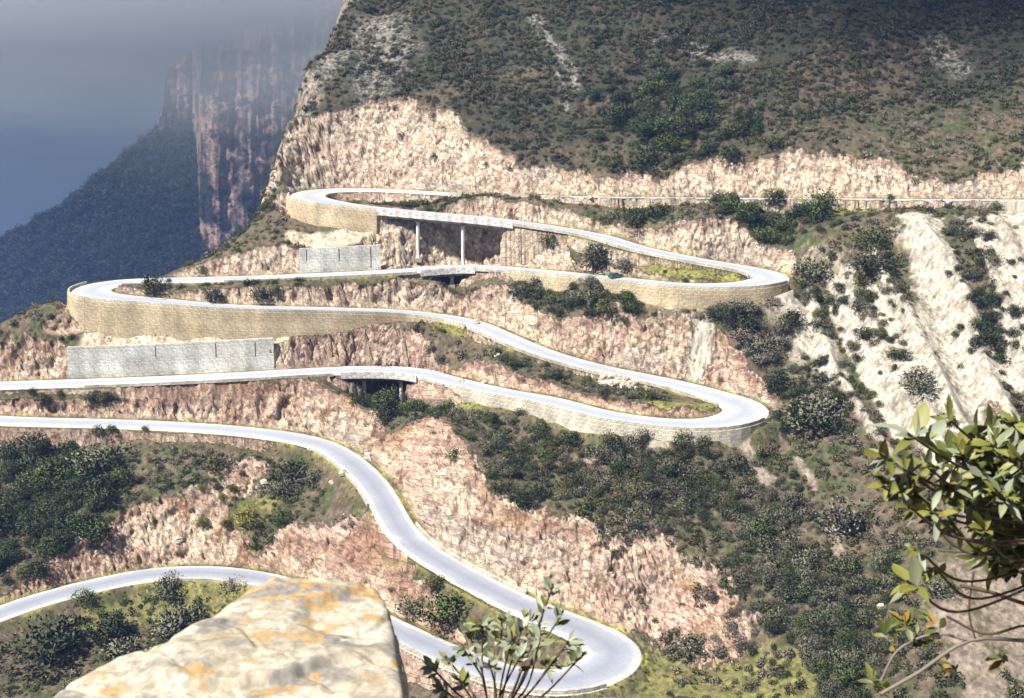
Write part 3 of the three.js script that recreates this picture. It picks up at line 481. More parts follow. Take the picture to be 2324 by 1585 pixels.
// ---------- far mountain, valley floor ----------
{
  const SIL = [[-420, 760], [-300, 700], [-100, 602], [0, 545], [70, 505], [140, 468], [230, 388], [300, 335], [352, 288], [368, 250], [373, 195], [380, 150], [440, 110], [560, 70], [700, 30], [860, -40]];
  const lerpL = (L, u) => { for (let i = 1; i < L.length; i++) if (u <= L[i][0]) return mix(L[i - 1][1], L[i][1], clamp((u - L[i - 1][0]) / (L[i][0] - L[i - 1][0]), 0, 1)); return L[L.length - 1][1]; };
  const FOOT = [[-420, -999], [352, -999], [356, 292], [436, 262], [446, 330], [454, 545], [520, 590], [600, 600], [860, 620]];   // below this the mountain is wooded slope, above it cliff
  const trees = [], NU = 420, NV = 300, pos = [], col = [], uv = [], idx = [];
  for (let i = 0; i < NU; i++) {
    const u = mix(-420, 860, i / (NU - 1)), top = lerpL(SIL, u) + 7 * noise(u * 0.045, 3, 1) + 4 * noise(u * 0.13, 5), foot = lerpL(FOOT, u) + 14 * noise(u * 0.03, 8, 4);
    let c = sight(u, 880), F = 1440 , y = -c.t * F;
    for (let j = 0; j < NV; j++) {
      const back = j >= NV - 4, v = back ? top : mix(880, top, j / (NV - 5)); c = sight(u, v);
      const cliff = sstep(foot + 12, foot - 4, v);
      if (j && !back) { const ta = mix(TAN(40), TAN(82), cliff), f2 = (ta * F - y) / (c.t + ta); F = f2; y = -c.t * F; }
      const x = c.q * F, groove = cliff * (26 * Math.abs(noise(x * 0.022, y * 0.002, 6)) + 9 * Math.abs(noise(x * 0.07, y * 0.006, 2)) + 4 * noise(x * 0.2, y * 0.03, 8) + 7 * noise(x * 0.03, y * 0.05, 4) + 3 * noise(x * 0.11, y * 0.11, 24)), lump = (1 - cliff) * (16 * fbm(x * 0.012, y * 0.02, F * 0.012, 3) + 7 * noise(x * 0.09, y * 0.09, F * 0.09) + 4 * Math.abs(noise(x * 0.2, y * 0.2, F * 0.2)));
      const k = back ? j - (NV - 5) : 0, d = back ? 0 : groove - lump, fF = F + d + k * 45, yy = back ? y - k * k * 22 : -c.t * (F + d);
      if (cliff < 0.25 && !back && rnd() < 0.13 || (cliff > 0.5 && !back && rnd() < 0.012)) trees.push([c.q * fF, yy - 1, -fF]);
      pos.push(c.q * fF, yy, -fF); uv.push(x / 40, y / 40);
      const n1 = fbm(x * 0.02, y * 0.02, F * 0.02, 3), st = noise(x * 0.09, y * 0.008, 3), st2 = noise(x * 0.25, y * 0.02, 30), g1 = noise(x * 0.08, y * 0.08, F * 0.08);
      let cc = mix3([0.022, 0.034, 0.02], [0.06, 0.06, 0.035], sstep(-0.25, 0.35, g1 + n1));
      cc = mix3(cc, [0.20, 0.15, 0.12], sstep(0.22, 0.42, n1 + 0.5 * st) * 0.5 * sstep(150, 350, u));
      let rk = mix3([0.66, 0.49, 0.36], [0.36, 0.27, 0.24], sstep(-0.15, 0.25, st + 0.5 * n1 + 0.3 * noise(x * 0.1, y * 0.07, 50))); rk = mix3(rk, [0.12, 0.09, 0.09], sstep(0.08, 0.4, st2 + 0.5 * st + 0.25 * noise(x * 0.3, y * 0.18, 60)));
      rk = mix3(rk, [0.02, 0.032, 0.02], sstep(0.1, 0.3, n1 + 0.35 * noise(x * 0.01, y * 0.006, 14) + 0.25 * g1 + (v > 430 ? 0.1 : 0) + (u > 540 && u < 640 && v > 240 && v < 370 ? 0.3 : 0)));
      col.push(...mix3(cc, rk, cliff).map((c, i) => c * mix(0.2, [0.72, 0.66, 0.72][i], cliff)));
    }
    if (i) for (let j = 0; j < NV - 1; j++) { const a = (i - 1) * NV + j, b = i * NV + j; idx.push(a, b, a + 1, b, b + 1, a + 1); }
  }
  const g = new THREE.BufferGeometry();
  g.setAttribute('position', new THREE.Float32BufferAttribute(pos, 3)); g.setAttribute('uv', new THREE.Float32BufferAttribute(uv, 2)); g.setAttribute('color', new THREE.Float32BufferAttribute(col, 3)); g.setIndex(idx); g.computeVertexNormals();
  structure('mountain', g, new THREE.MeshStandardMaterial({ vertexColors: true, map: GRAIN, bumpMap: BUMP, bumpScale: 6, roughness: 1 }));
  FOREST = trees;
}
{
  const g = new THREE.CircleGeometry(2600, 96, 0, Math.PI * 2); g.rotateX(-Math.PI / 2);
  const m = structure('valley_floor', g, new THREE.MeshStandardMaterial({ color: new THREE.Color(0.11, 0.12, 0.075), roughness: 1 })); m.position.set(0, -620, 0);
}

{ // mist clinging to the summit, and an added shading cloud out of view: soft shells, thinner towards their lower rims
  const mist = new THREE.MeshPhysicalMaterial({ color: new THREE.Color(0.55, 0.57, 0.60), vertexColors: true, transparent: true, roughness: 1, transmission: 0.5, thickness: 0, ior: 1.01, specularIntensity: 0, side: THREE.DoubleSide });
  const bank = (label, list, soft) => {
    const t = thing('cloud', label, 'cloud');
    for (const [x0, y0, f0, w, h, dp, a] of list) {
      const g = new THREE.SphereGeometry(1, 96, 56), p = g.attributes.position, col = new Float32Array(p.count * 4), o = x0 * 0.037 + f0 * 0.01;
      for (let i = 0; i < p.count; i++) { const x = p.getX(i), y = p.getY(i), z = p.getZ(i), n = fbm(x * 1.3 + o, y * 0.8, z * 1.3, 2), k = 1 + 0.3 * n; p.setXYZ(i, x * k * w, y * k * h, z * k * dp); col.set([1, 1, 1, a * soft(x, y, z, n)], i * 4); }
      g.setAttribute('color', new THREE.BufferAttribute(col, 4)); g.computeVertexNormals();
      mesh('puff', g, mist, t).position.set(x0, y0, -f0);
    }
  };
  const P = (u, v, f, w, h, a) => { const c = sight(u, v); return [c.q * f, -c.t * f, f, w, h, w * 0.4, a]; };
  bank('grey mist cloud hiding the top of the far cliff', [[540, 85, 1120, 560, 150, 0.21], [600, 50, 1160, 560, 150, 0.16], [480, 40, 1200, 560, 150, 0.25], [640, 65, 1230, 560, 150, 0.25], [430, 85, 1260, 560, 140, 0.25], [560, 40, 1290, 560, 160, 0.25], [620, 55, 1310, 560, 140, 0.19], [500, 30, 1330, 560, 150, 0.19], [560, 50, 1100, 560, 140, 0.15]].map((a) => P(...a)), (x, y, z, n) => sstep(-0.95, 0.7, y + 0.7 * n) * sstep(1, 0.1, Math.abs(x)) * sstep(1, 0.75, y));
  bank('added grey cloud out of view, shading the upper right slopes of the mountain', [[105, 190, 425, 215, 45, 175, 0.8], [125, 210, 435, 205, 40, 160, 0.75], [100, 230, 430, 200, 45, 160, 0.75]], (x, y, z, n) => sstep(1.0, 0.1, Math.hypot(x, z)));  // added above the view to darken the upper right slope
}
// ---------- plants ----------
function leafy(n, size, opt = {}) {   // a lumpy crown of small folded leaf sprays, about 1 m in radius
  const pos = [], nor = [], col = [], lobes = [...Array(opt.lobes ?? 6)].map(() => { const a = rr(0, 6.28), r = rr(0.1, 0.62); return [Math.cos(a) * r, rr(0.15, 0.95) * (opt.tall ?? 1), Math.sin(a) * r, rr(0.34, 0.6)]; });
  lobes.push([0, 0.55, 0, 0.6]);
  for (let i = 0; i < n; i++) {
    const L = lobes[Math.floor(rnd() * lobes.length)], z = rr(-0.75, 1), a = rr(0, 6.283), s = Math.sqrt(1 - z * z), d = new THREE.Vector3(Math.cos(a) * s, z, Math.sin(a) * s), r = L[3] * Math.pow(rr(0.35, 1.12), 0.6);
    const p = d.clone().multiplyScalar(r).add(new THREE.Vector3(L[0], L[1], L[2])); if (p.y < 0.02) p.y = rr(0.02, 0.25);
    const ax = new THREE.Vector3(rr(-1, 1), rr(-0.4, 1), rr(-1, 1)).add(d).normalize(), b = new THREE.Vector3(rr(-1, 1), rr(-1, 1), rr(-1, 1)).cross(ax).normalize(), q = size * rr(0.6, 1.35);
    const k = rr(0.6, 1.25) * (0.8 + 0.3 * r / L[3]), yel = rnd() < 0.28 ? 1.4 : 1;  // leaves darker inside each lobe: crown shade put into the colour
    const c0 = p.clone().addScaledVector(ax, -q), c1 = p.clone().addScaledVector(b, q * 0.5), c2 = p.clone().addScaledVector(ax, q), c3 = p.clone().addScaledVector(b, -q * 0.5); c1.y -= q * 0.12; c3.y -= q * 0.12;
    const nn = d.clone().multiplyScalar(1.2).add(new THREE.Vector3(rr(-0.4, 0.4), rr(0.1, 0.8), rr(-0.4, 0.4))).normalize();
    for (const c of [c0, c1, c2, c0, c2, c3]) { pos.push(c.x, c.y, c.z); nor.push(nn.x, nn.y, nn.z); col.push(k * yel, k * (yel > 1 ? 1.25 : 1), k); }
  }
  const g = new THREE.BufferGeometry(); g.setAttribute('position', new THREE.Float32BufferAttribute(pos, 3)); g.setAttribute('normal', new THREE.Float32BufferAttribute(nor, 3)); g.setAttribute('color', new THREE.Float32BufferAttribute(col, 3));
  return g;
}
function stems(n, h) {
  const l = [];
  for (let i = 0; i < n; i++) { const a = rr(0, 6.28), r = rr(0.15, 0.6), c = new THREE.CatmullRomCurve3([new THREE.Vector3(Math.cos(a) * 0.05, -0.25, Math.sin(a) * 0.05), new THREE.Vector3(Math.cos(a) * r * 0.4, h * 0.45, Math.sin(a) * r * 0.4), new THREE.Vector3(Math.cos(a) * r, h, Math.sin(a) * r)]); l.push(new THREE.TubeGeometry(c, 5, 0.035, 5)); }
  return mergeGeometries(l);
}
const bark = new THREE.MeshStandardMaterial({ color: new THREE.Color(0.12, 0.095, 0.075), roughness: 1 });
const leafMat = (c) => new THREE.MeshStandardMaterial({ color: new THREE.Color(...c), vertexColors: true, side: THREE.DoubleSide, roughness: 0.9 });
const LEAF = { dark: leafMat([0.032, 0.052, 0.018]), green: leafMat([0.078, 0.115, 0.026]), olive: leafMat([0.10, 0.105, 0.03]), grey: leafMat([0.135, 0.145, 0.095]), pale: leafMat([0.21, 0.19, 0.175]), gold: leafMat([0.20, 0.19, 0.03]) };
const CROWN = [...Array(5)].map((_, i) => leafy(1150, 0.062, { lobes: 6 + i, tall: 0.8 + 0.1 * i })), THIN = [leafy(520, 0.055), leafy(520, 0.055, { lobes: 9 })], STEM = [stems(5, 0.9), stems(4, 1)];
const protos = {};
function shrub(kind, label, group, p, size, tall = 1) {
  const key = kind + Math.floor(rnd() * 3); let o;
  if (!protos[key]) {
    o = protos[key] = new THREE.Group();
    mesh('foliage', (kind === 'pale' ? THIN : CROWN)[Math.floor(rnd() * (kind === 'pale' ? 2 : 5))], LEAF[kind], o); mesh('stem', STEM[Math.floor(rnd() * 2)], bark, o);
  } else o = protos[key].clone();
  o.name = numbered(tall > 1.25 ? 'tree' : 'shrub'); scene.add(o); o.userData = {};
  tag(o, label, tall > 1.25 ? 'tree' : 'shrub', group);
  o.position.set(p.x, p.y - 0.1 * size, -p.f); o.rotation.y = rr(0, 6.28); const s = size / 2; o.scale.set(s * rr(0.95, 1.15), s * tall * rr(0.85, 1.05), s * rr(0.95, 1.15));
  return o;
}
const pxSize = (p, px) => px * Math.hypot(p.x, p.y, p.f) / FL;
// [u, v of the foot, width in the photograph, kind, label, tallness]
const HAND = [
  [1868, 492, 84, 'green', 'tall round green tree standing out against the pale cut above the top road', 1.3],
  [1700, 500, 70, 'dark', 'dark bush at the left end of the thicket below the top road'], [1650, 482, 55, 'green', 'small green bush on the top road edge, left of the thicket'],
  [1490, 490, 80, 'dark', 'dark bush touching the top road line where the road disappears'], [1440, 512, 90, 'dark', 'broad dark bush hanging over the cut below the top road'], [1385, 500, 64, 'grey', 'grey green bush left of the broad dark bush over the cut'],
  [1845, 628, 92, 'grey', 'rounded grey green bush just behind the pointed hairpin bend'], [1992, 618, 112, 'dark', 'large dark bush against the left edge of the biggest scree fan'], [1982, 560, 90, 'green', 'green bush at the upper left corner of the biggest scree fan'],
  [2262, 476, 46, 'grey', 'grey bush on the top road between two scree fans'], [2020, 472, 30, 'dark', 'small dark bush alone on the verge of the top road'],
  [1350, 614, 110, 'dark', 'largest dark bush above the second road, left of the yellow grass wedge'], [1245, 562, 60, 'dark', 'dark bush on the bank below the long viaduct end'], [1418, 610, 60, 'grey', 'grey bush beside the tip of the yellow grass wedge'], [1320, 640, 24, 'olive', 'tiny olive bush on the second road verge'],
  [1556, 640, 22, 'dark', 'tiny dark bush on the yellow grass wedge inside the pointed hairpin'], [1510, 618, 16, 'dark', 'smallest dark bush at the left of the yellow grass wedge'],
  [680, 638, 26, 'dark', 'small round dark bush on the second road edge below the grey masonry wall'], [383, 643, 20, 'dark', 'tiny dark bush on the road edge at the leftmost hairpin'], [458, 620, 40, 'grey', 'grey bush at the foot of the pale bank behind the leftmost hairpin'],
  [350, 664, 80, 'olive', 'low olive bush inside the leftmost hairpin near its tip'], [480, 682, 70, 'dark', 'dark bush in the middle of the leftmost hairpin island'], [585, 678, 64, 'dark', 'dark bush at the right of the leftmost hairpin island'], [622, 668, 40, 'green', 'green bush ending the row inside the leftmost hairpin'],
  [660, 1090, 112, 'dark', 'big dark bush under the bend where the road turns towards the viewer'], [712, 1092, 60, 'grey', 'grey bush on the right side of the big dark bush under the bend'], [648, 1120, 78, 'grey', 'grey green bush below the big dark bush under the bend'], [500, 1062, 76, 'olive', 'olive bush on the rubble slope left of the big dark bush'],
  [456, 1020, 30, 'pale', 'small pale bush just below the third road on the left slope'], [252, 982, 34, 'dark', 'small dark bush on the third road verge at left'], [328, 978, 24, 'green', 'tiny green bush on the road verge right of the small dark one'],
  [240, 1062, 130, 'grey', 'large grey crowned bush high on the dark left slope'], [70, 1020, 96, 'dark', 'dark bush under the road at the left edge of the picture'], [205, 1080, 90, 'dark', 'dark bush at the foot of the large grey crowned bush'],
  [562, 1190, 84, 'gold', 'bright yellow bush in the rocky gully above the lowest road'], [640, 1190, 70, 'green', 'green bush in the gully right of the bright yellow bush'],
  [198, 1372, 66, 'green', 'round green bush standing on the edge of the lowest road'], [382, 1348, 92, 'grey', 'grey green bush behind the largest bush below the lowest road'], [405, 1430, 150, 'grey', 'largest grey green bush, on the slope between lowest road and boulder'], [520, 1345, 74, 'pale', 'sparse pale bush on the lowest road edge left of the boulder'], [250, 1450, 110, 'dark', 'dark bush left of the largest grey green bush below the lowest road'], [110, 1500, 190, 'dark', 'wide dark bush in the lower left corner of the picture'], [300, 1490, 120, 'grey', 'grey bush close to the left slope of the boulder'],
  [1010, 1420, 150, 'green', 'broad green bush between the two arms of the lowest hairpin'], [945, 1390, 90, 'grey', 'grey green bush right of the boulder top, between the lowest road arms'], [985, 1340, 66, 'olive', 'olive bush on the bank just below the descending road'], [1080, 1440, 70, 'dark', 'dark bush at the right of the broad green bush inside the lowest hairpin'],
  [1560, 1482, 104, 'grey', 'rounded grey bush at the foot of the brown cut, right of the lowest hairpin'], [1522, 1580, 26, 'dark', 'small dark bush alone on the grass at the bottom of the picture'],
  [1860, 965, 160, 'grey', 'broad grey green bush just right of the bend with the rubble heap'], [1800, 975, 70, 'green', 'green bush between the bend and the broad grey green bush'], [1900, 985, 80, 'dark', 'dark bush at the lower side of the broad grey green bush'],
  [1910, 1205, 150, 'pale', 'large pale grey bush on the right spur among dark thickets'], [1945, 1212, 90, 'dark', 'dark bush in front of the large pale grey bush on the right spur'], [1955, 1332, 64, 'grey', 'rounded grey bush on the brown slope right of the spur'], [2135, 1350, 86, 'grey', 'grey bush on the pale slope behind the foreground branches'],
  [1475, 905, 56, 'green', 'green bush right of the white rubble heap'], [1500, 908, 46, 'grey', 'small grey bush between rubble heap and hairpin grass'], [2085, 880, 110, 'grey', 'grey bush amid the scree streaks, lower part'], [2150, 960, 60, 'dark', 'dark bush at the foot of the scree streaks'], [1700, 760, 90, 'dark', 'dark bush at the top right of the eroded pale gully'], [1740, 800, 80, 'grey', 'grey bush on the spur right of the eroded pale gully'], [1690, 712, 70, 'grey', 'grey bush below the end of the pointed hairpin wall'],
  [1465, 372, 90, 'dark', 'darkest bush of the mountain gully, resting on the pale cut edge'], [1520, 340, 80, 'green', 'green bush in the mountain gully above the darkest one'], [1560, 330, 34, 'gold', 'small yellow bush in the dark mountain gully'], [1590, 290, 80, 'dark', 'dark bush halfway up the mountain gully'],
];
for (const [u, v, w, kind, label, tall] of HAND) { const p = hit(u, v); if (p) shrub(kind, label, null, p, pxSize(p, w), tall ?? 0.85); }
// thickets: [outline centre u, v, half width, half height, tilt, how many, smallest, largest (px), kinds, where]
const THICKETS = [
  [1770, 505, 130, 26, 0.12, 16, 45, 80, ['dark', 'green', 'green'], 'thicket below top road'],
  [1370, 690, 190, 42, 0.12, 34, 40, 75, ['dark', 'green', 'grey', 'olive'], 'bench above the pink cut'],
  [700, 752, 90, 14, -0.05, 10, 30, 60, ['dark', 'green'], 'ledge ending the long stone wall'],
  [1300, 860, 180, 22, 0.3, 16, 25, 50, ['dark', 'green', 'grey'], 'bank left of the rubble heap'],
  [300, 905, 240, 12, -0.08, 14, 30, 60, ['dark', 'dark', 'olive'], 'ledge below the third road'],
  [900, 925, 100, 34, 0.15, 15, 40, 80, ['dark', 'green', 'grey'], 'slope below the curved viaduct'],
  [1300, 1060, 280, 80, 0.12, 60, 35, 75, ['green', 'dark', 'grey', 'olive', 'pale'], 'slope below the low pale wall'],
  [1560, 1130, 240, 60, 0.12, 40, 35, 75, ['green', 'dark', 'grey', 'pale', 'olive'], 'slope above the brown cut'],
  [1760, 1300, 70, 180, -0.5, 36, 40, 85, ['dark', 'green', 'grey', 'pale'], 'shaded side of the right spur'],
  [1930, 1450, 110, 120, -0.3, 22, 45, 95, ['dark', 'green', 'grey'], 'foot of the right spur'],
  [120, 1170, 150, 110, 0, 30, 50, 105, ['dark', 'dark', 'green'], 'dark left slope'],
  [430, 1140, 130, 90, 0, 10, 25, 50, ['olive', 'green', 'gold'], 'rubble slope above lowest road'],
  [1720, 740, 90, 60, 0.3, 14, 40, 75, ['dark', 'grey', 'pale'], 'spur by the pointed hairpin'],
  [1850, 880, 90, 60, 0.6, 14, 35, 70, ['dark', 'grey', 'green'], 'hollow right of the third bend'],
  [1560, 270, 150, 90, 0.5, 30, 45, 85, ['dark', 'green', 'dark'], 'dark mountain gully'],
  [1960, 720, 60, 120, -0.5, 14, 30, 60, ['dark', 'grey', 'olive'], 'strip left of the scree fans'],
  [2232, 660, 14, 170, -0.2, 14, 30, 60, ['dark', 'grey'], 'strip between two scree fans'],
];
const fill = [], named = {};
const WORD = { dark: 'dark green', green: 'mid green', olive: 'olive', grey: 'grey green', pale: 'pale twiggy', gold: 'yellow' };
for (const [u, v, a, b, tilt, n, s0, s1, kinds, where] of THICKETS) for (let i = 0; i < n; i++) {
  const r = Math.sqrt(rnd()), th = rr(0, 6.283), x = Math.cos(th) * r * a, y = Math.sin(th) * r * b, c = Math.cos(tilt), s = Math.sin(tilt), p = hit(u + (a > b ? x * c - y * s : x * c - y * s), v + x * s + y * c);
  if (!p) continue; ground(p.x, p.f); if (G.d < 1.5) continue;
  const kind = kinds[Math.floor(rnd() * kinds.length)];
  const px = rr(s0, s1);
  if (i > n * 0.42) { fill.push([p, pxSize(p, px * 0.8), kind]); continue; }
  const side = x < -a * 0.3 ? 'left part' : x > a * 0.3 ? 'right part' : 'middle', lv = y < 0 ? 'upper' : 'lower';
  const label = `${px > (s0 + s1) / 2 ? 'larger' : 'smaller'} ${WORD[kind]} bush, ${lv} ${side} of the ${where}`;
  if (named[label]) { fill.push([p, pxSize(p, px * 0.8), kind]); continue; }
  named[label] = shrub(kind, label, null, p, pxSize(p, px), 0.8);
}
// low scrub that nobody could count
{
  const low = [leafy(130, 0.14, { lobes: 4 }), leafy(130, 0.14, { lobes: 6 })], mats = { scrub: [], dry: [] };
  const soft = (name, geo, list, mat) => { const m = new THREE.InstancedMesh(geo, mat, list.length), M = new THREE.Matrix4(), q = new THREE.Quaternion(), up = new THREE.Vector3(0, 1, 0); list.forEach((e, i) => { q.setFromAxisAngle(up, e.a); M.compose(new THREE.Vector3(e.x, e.y, e.z), q, new THREE.Vector3(e.s, e.s * e.h, e.s)); m.setMatrixAt(i, M); m.setColorAt(i, e.c); }); shade(m); m.name = numbered(name); m.userData.kind = 'stuff'; scene.add(m); return m; };
  const lists = [[], []], dense = [[], []], grass = [];
  const col = (c, k) => new THREE.Color(c[0] * k, c[1] * k, c[2] * k);
  const SHADES = [[0.03, 0.048, 0.017], [0.06, 0.085, 0.024], [0.10, 0.10, 0.035], [0.12, 0.125, 0.085], [0.17, 0.15, 0.13]];
  const MSH = [[0.034, 0.046, 0.019], [0.058, 0.067, 0.025], [0.085, 0.072, 0.045], [0.044, 0.057, 0.022]];
  for (let i = 0; i < 90000; i++) {
    const q = rr(-0.5, 0.52), f = Math.sqrt(rr(170 * 170, 560 * 560)), x = q * f, y = ground(x, f), g = { ...G }, mt = f > 375 && y > -55;
    const dens = fbm(x * 0.04, f * 0.05, 5, 3), y2 = heightAt(x, f - 0.7), sl = Math.abs(y - y2) / 0.7;
    if (g.d < 0.8 || g.cut > 0.3 && rnd() > 0.06 || sl > 2.2 && rnd() > 0.1) continue;
    if (lineMask(SCREE, x, f, 0.3 * dens) > 0.3 && rnd() > 0.012) continue;
    if (g.d < 4) { if (rnd() < 0.5) grass.push({ x, y: y - 0.05, z: -f, a: rr(0, 6.28), s: rr(0.25, 0.6), h: rr(0.5, 0.9), c: col([0.16, 0.17, 0.04], rr(0.6, 1.4)) }); continue; }
    const er = erodedAt(x, f); if (er > 0.3 && ribAt(x, f) > 0.5 && rnd() > 0.06) continue;
    if (rnd() > (mt ? 0.72 + 1.1 * dens : 0.5 + 1.6 * dens + 0.5 * er)) continue;
    if (lineMask(OUTCROP, x, f, 0) > 0.4 && rnd() > 0.45 || lineMask(APRON, x, f, 0) > 0.2 || lineMask(ROCKY, x, f, 0.2) > 0.4 && rnd() > 0.15) continue;
    const set = mt ? MSH : SHADES, c = set[Math.floor(clamp(rnd() * 0.55 + fbm(x * 0.06 + 9, f * 0.06, 3, 2) * 1.2 + 0.25, 0, 0.99) * set.length)];
    lists[i & 1].push({ x, y: y - 0.15, z: -f, a: rr(0, 6.28), s: (mt ? rr(0.7, 1.5) + 1.2 * Math.max(0, dens + 0.15) * rnd() * 2 : rr(0.45, 1.2) + rnd() * rnd() * 0.9), h: rr(0.6, 1.0), c: col(c, rr(0.75, 1.3)) });
  }
  for (const [p, s, kind] of fill) for (let j = 0; j < 10; j++) { const x = p.x + rr(-1, 1) * s * 1.6, f = p.f + rr(-1, 1) * s * 1.6, y = ground(x, f); if (G.d < 1.2 || G.cut > 0.6) continue; const c = { dark: SHADES[0], green: SHADES[1], olive: SHADES[2], grey: SHADES[3], pale: SHADES[4], gold: [0.2, 0.19, 0.03] }[kind]; dense[j & 1].push({ x, y: y - 0.2, z: -f, a: rr(0, 6.28), s: s * (0.22 + 0.5 * rnd() * rnd()), h: rr(0.7, 1.1), c: col(c, rr(0.6, 1.5)) }); }
  const white = leafMat([1, 1, 1]);
  lists.forEach((l, i) => tag(soft('undergrowth', low[i], l, white), i ? 'low mixed scrub spread over the mountain and the banks' : 'low scrub covering the slopes between the roads', 'undergrowth'));
  dense.forEach((l, i) => tag(soft('thicket', CROWN[i], l, white), i ? 'mixed bushes grown together on the banks and spur' : 'dense bushes grown together between the single ones', 'thicket'));
  tag(soft('forest', low[1], FOREST.map(([x, y, z]) => ({ x, y, z, a: rr(0, 6.28), s: rr(3.5, 8), h: rr(0.8, 1.2), c: col([0.012, 0.021, 0.014], rr(0.5, 1.7)) })), white), 'dark forest covering the far mountain slope under the cliff', 'forest');
  tag(soft('grass', low[0], grass, white), 'yellow green grass tufts on the road verges', 'grass');
}
// ---------- small things along the road ----------
function stone(r, sq, detail = 3) {   // a rounded angular stone
  const g = new THREE.IcosahedronGeometry(1, detail), p = g.attributes.position, o = rr(0, 90);
  for (let i = 0; i < p.count; i++) { const x = p.getX(i), y = p.getY(i), z = p.getZ(i), k = 1 + 0.45 * noise(x * 1.1 + o, y * 1.1, z * 1.1) + 0.16 * noise(x * 3 + o, y * 3, z * 3); p.setXYZ(i, x * k * r, y * k * r * sq, z * k * r); }
  g.computeVertexNormals(); return g;
}
const paleStone = new THREE.MeshStandardMaterial({ color: new THREE.Color(0.62, 0.585, 0.52), map: ROCK, bumpMap: ROCKB, bumpScale: 0.06, roughness: 0.95 });
{
  const a = hit(1366, 872), b = hit(1440, 872), l = [];   // the white heap beside the road
  for (let i = 0; i < 300; i++) { const t = rr(-0.1, 1.05), w = Math.pow(rr(-1, 1), 3) * 2.6, x = mix(a.x, b.x, t), f = mix(a.f, b.f, t) + w, h = 1.5 * Math.max(0, 1 - (w / 2.6) ** 2) * Math.sin(Math.PI * clamp(t, 0.06, 0.94)), g = stone(rr(0.25, 0.8), 0.7, 1); g.translate(x, heightAt(x, f) + h * rr(0.3, 1), -f); l.push(g); }
  tag(mesh('rubble_heap', mergeGeometries(l), paleStone), 'heap of white rubble spilled beside the road just before the third hairpin', 'rubble heap');
}
{
  const p = onRoad(61, 63, 797), t = thing('marker_block', 'small white block standing at the inner edge of the bend', 'marker block'), x = p.x + p.nx * -(p.w + 0.9), f = p.f + p.nf * -(p.w + 0.9); t.position.set(x, p.y - 0.1, -f);
  const b = mesh('plinth', new THREE.BoxGeometry(1.7, 0.5, 1.2), whitewash, t); b.position.y = 0.25; const c = mesh('slab', new THREE.BoxGeometry(1.4, 1.0, 0.9), whitewash, t); c.position.y = 1.0;
}
{
  const a = hit(1372, 650), b = hit(1425, 672), p0 = onRoad(21, 24, 1364), c = new THREE.CatmullRomCurve3([new THREE.Vector3(p0.x - p0.nx * (p0.w + 0.3), p0.y + 0.05, -(p0.f - p0.nf * (p0.w + 0.3))), new THREE.Vector3(a.x, a.y + 0.25, -a.f), new THREE.Vector3(b.x, b.y + 0.25, -b.f)]);
  tag(mesh('drainage_chute', new THREE.TubeGeometry(c, 20, 0.28, 6), concrete), 'thin concrete drainage chute running down from the second road past the bushes', 'drainage chute');
}
const BOULD = [[1098, 872, 14, 'pale boulder at the foot of the low rock cut left of the rubble heap'], [1045, 868, 18, 'bright boulder on the bank right of the curved viaduct'], [778, 1078, 20, 'pale rock beside the descending road under the bend'], [752, 1098, 14, 'small pale rock left of the bigger pale rock under the bend'], [600, 1098, 18, 'round white boulder on the rubble slope left of the bend'], [1080, 735, 20, 'flat white boulder on the grassy hump'], [1128, 810, 14, 'white boulder on the grass below the road bend'], [1040, 1032, 14, 'white boulder at the upper edge of the long cut'], [405, 1232, 22, 'pale boulder above the lowest road in the gully'], [1340, 462, 12, 'small white boulder on the top road verge'], [2000, 1382, 20, 'white stone on the brown slope right of the spur'], [1930, 1500, 30, 'light grey rock at the foot of the right spur']];
for (const [u, v, w, label] of BOULD) { const p = hit(u, v); if (!p) continue; const m = mesh('boulder', stone(pxSize(p, w) / 2, 0.7), paleStone); m.position.set(p.x, p.y + pxSize(p, w) * 0.15, -p.f); tag(m, label, 'boulder'); }
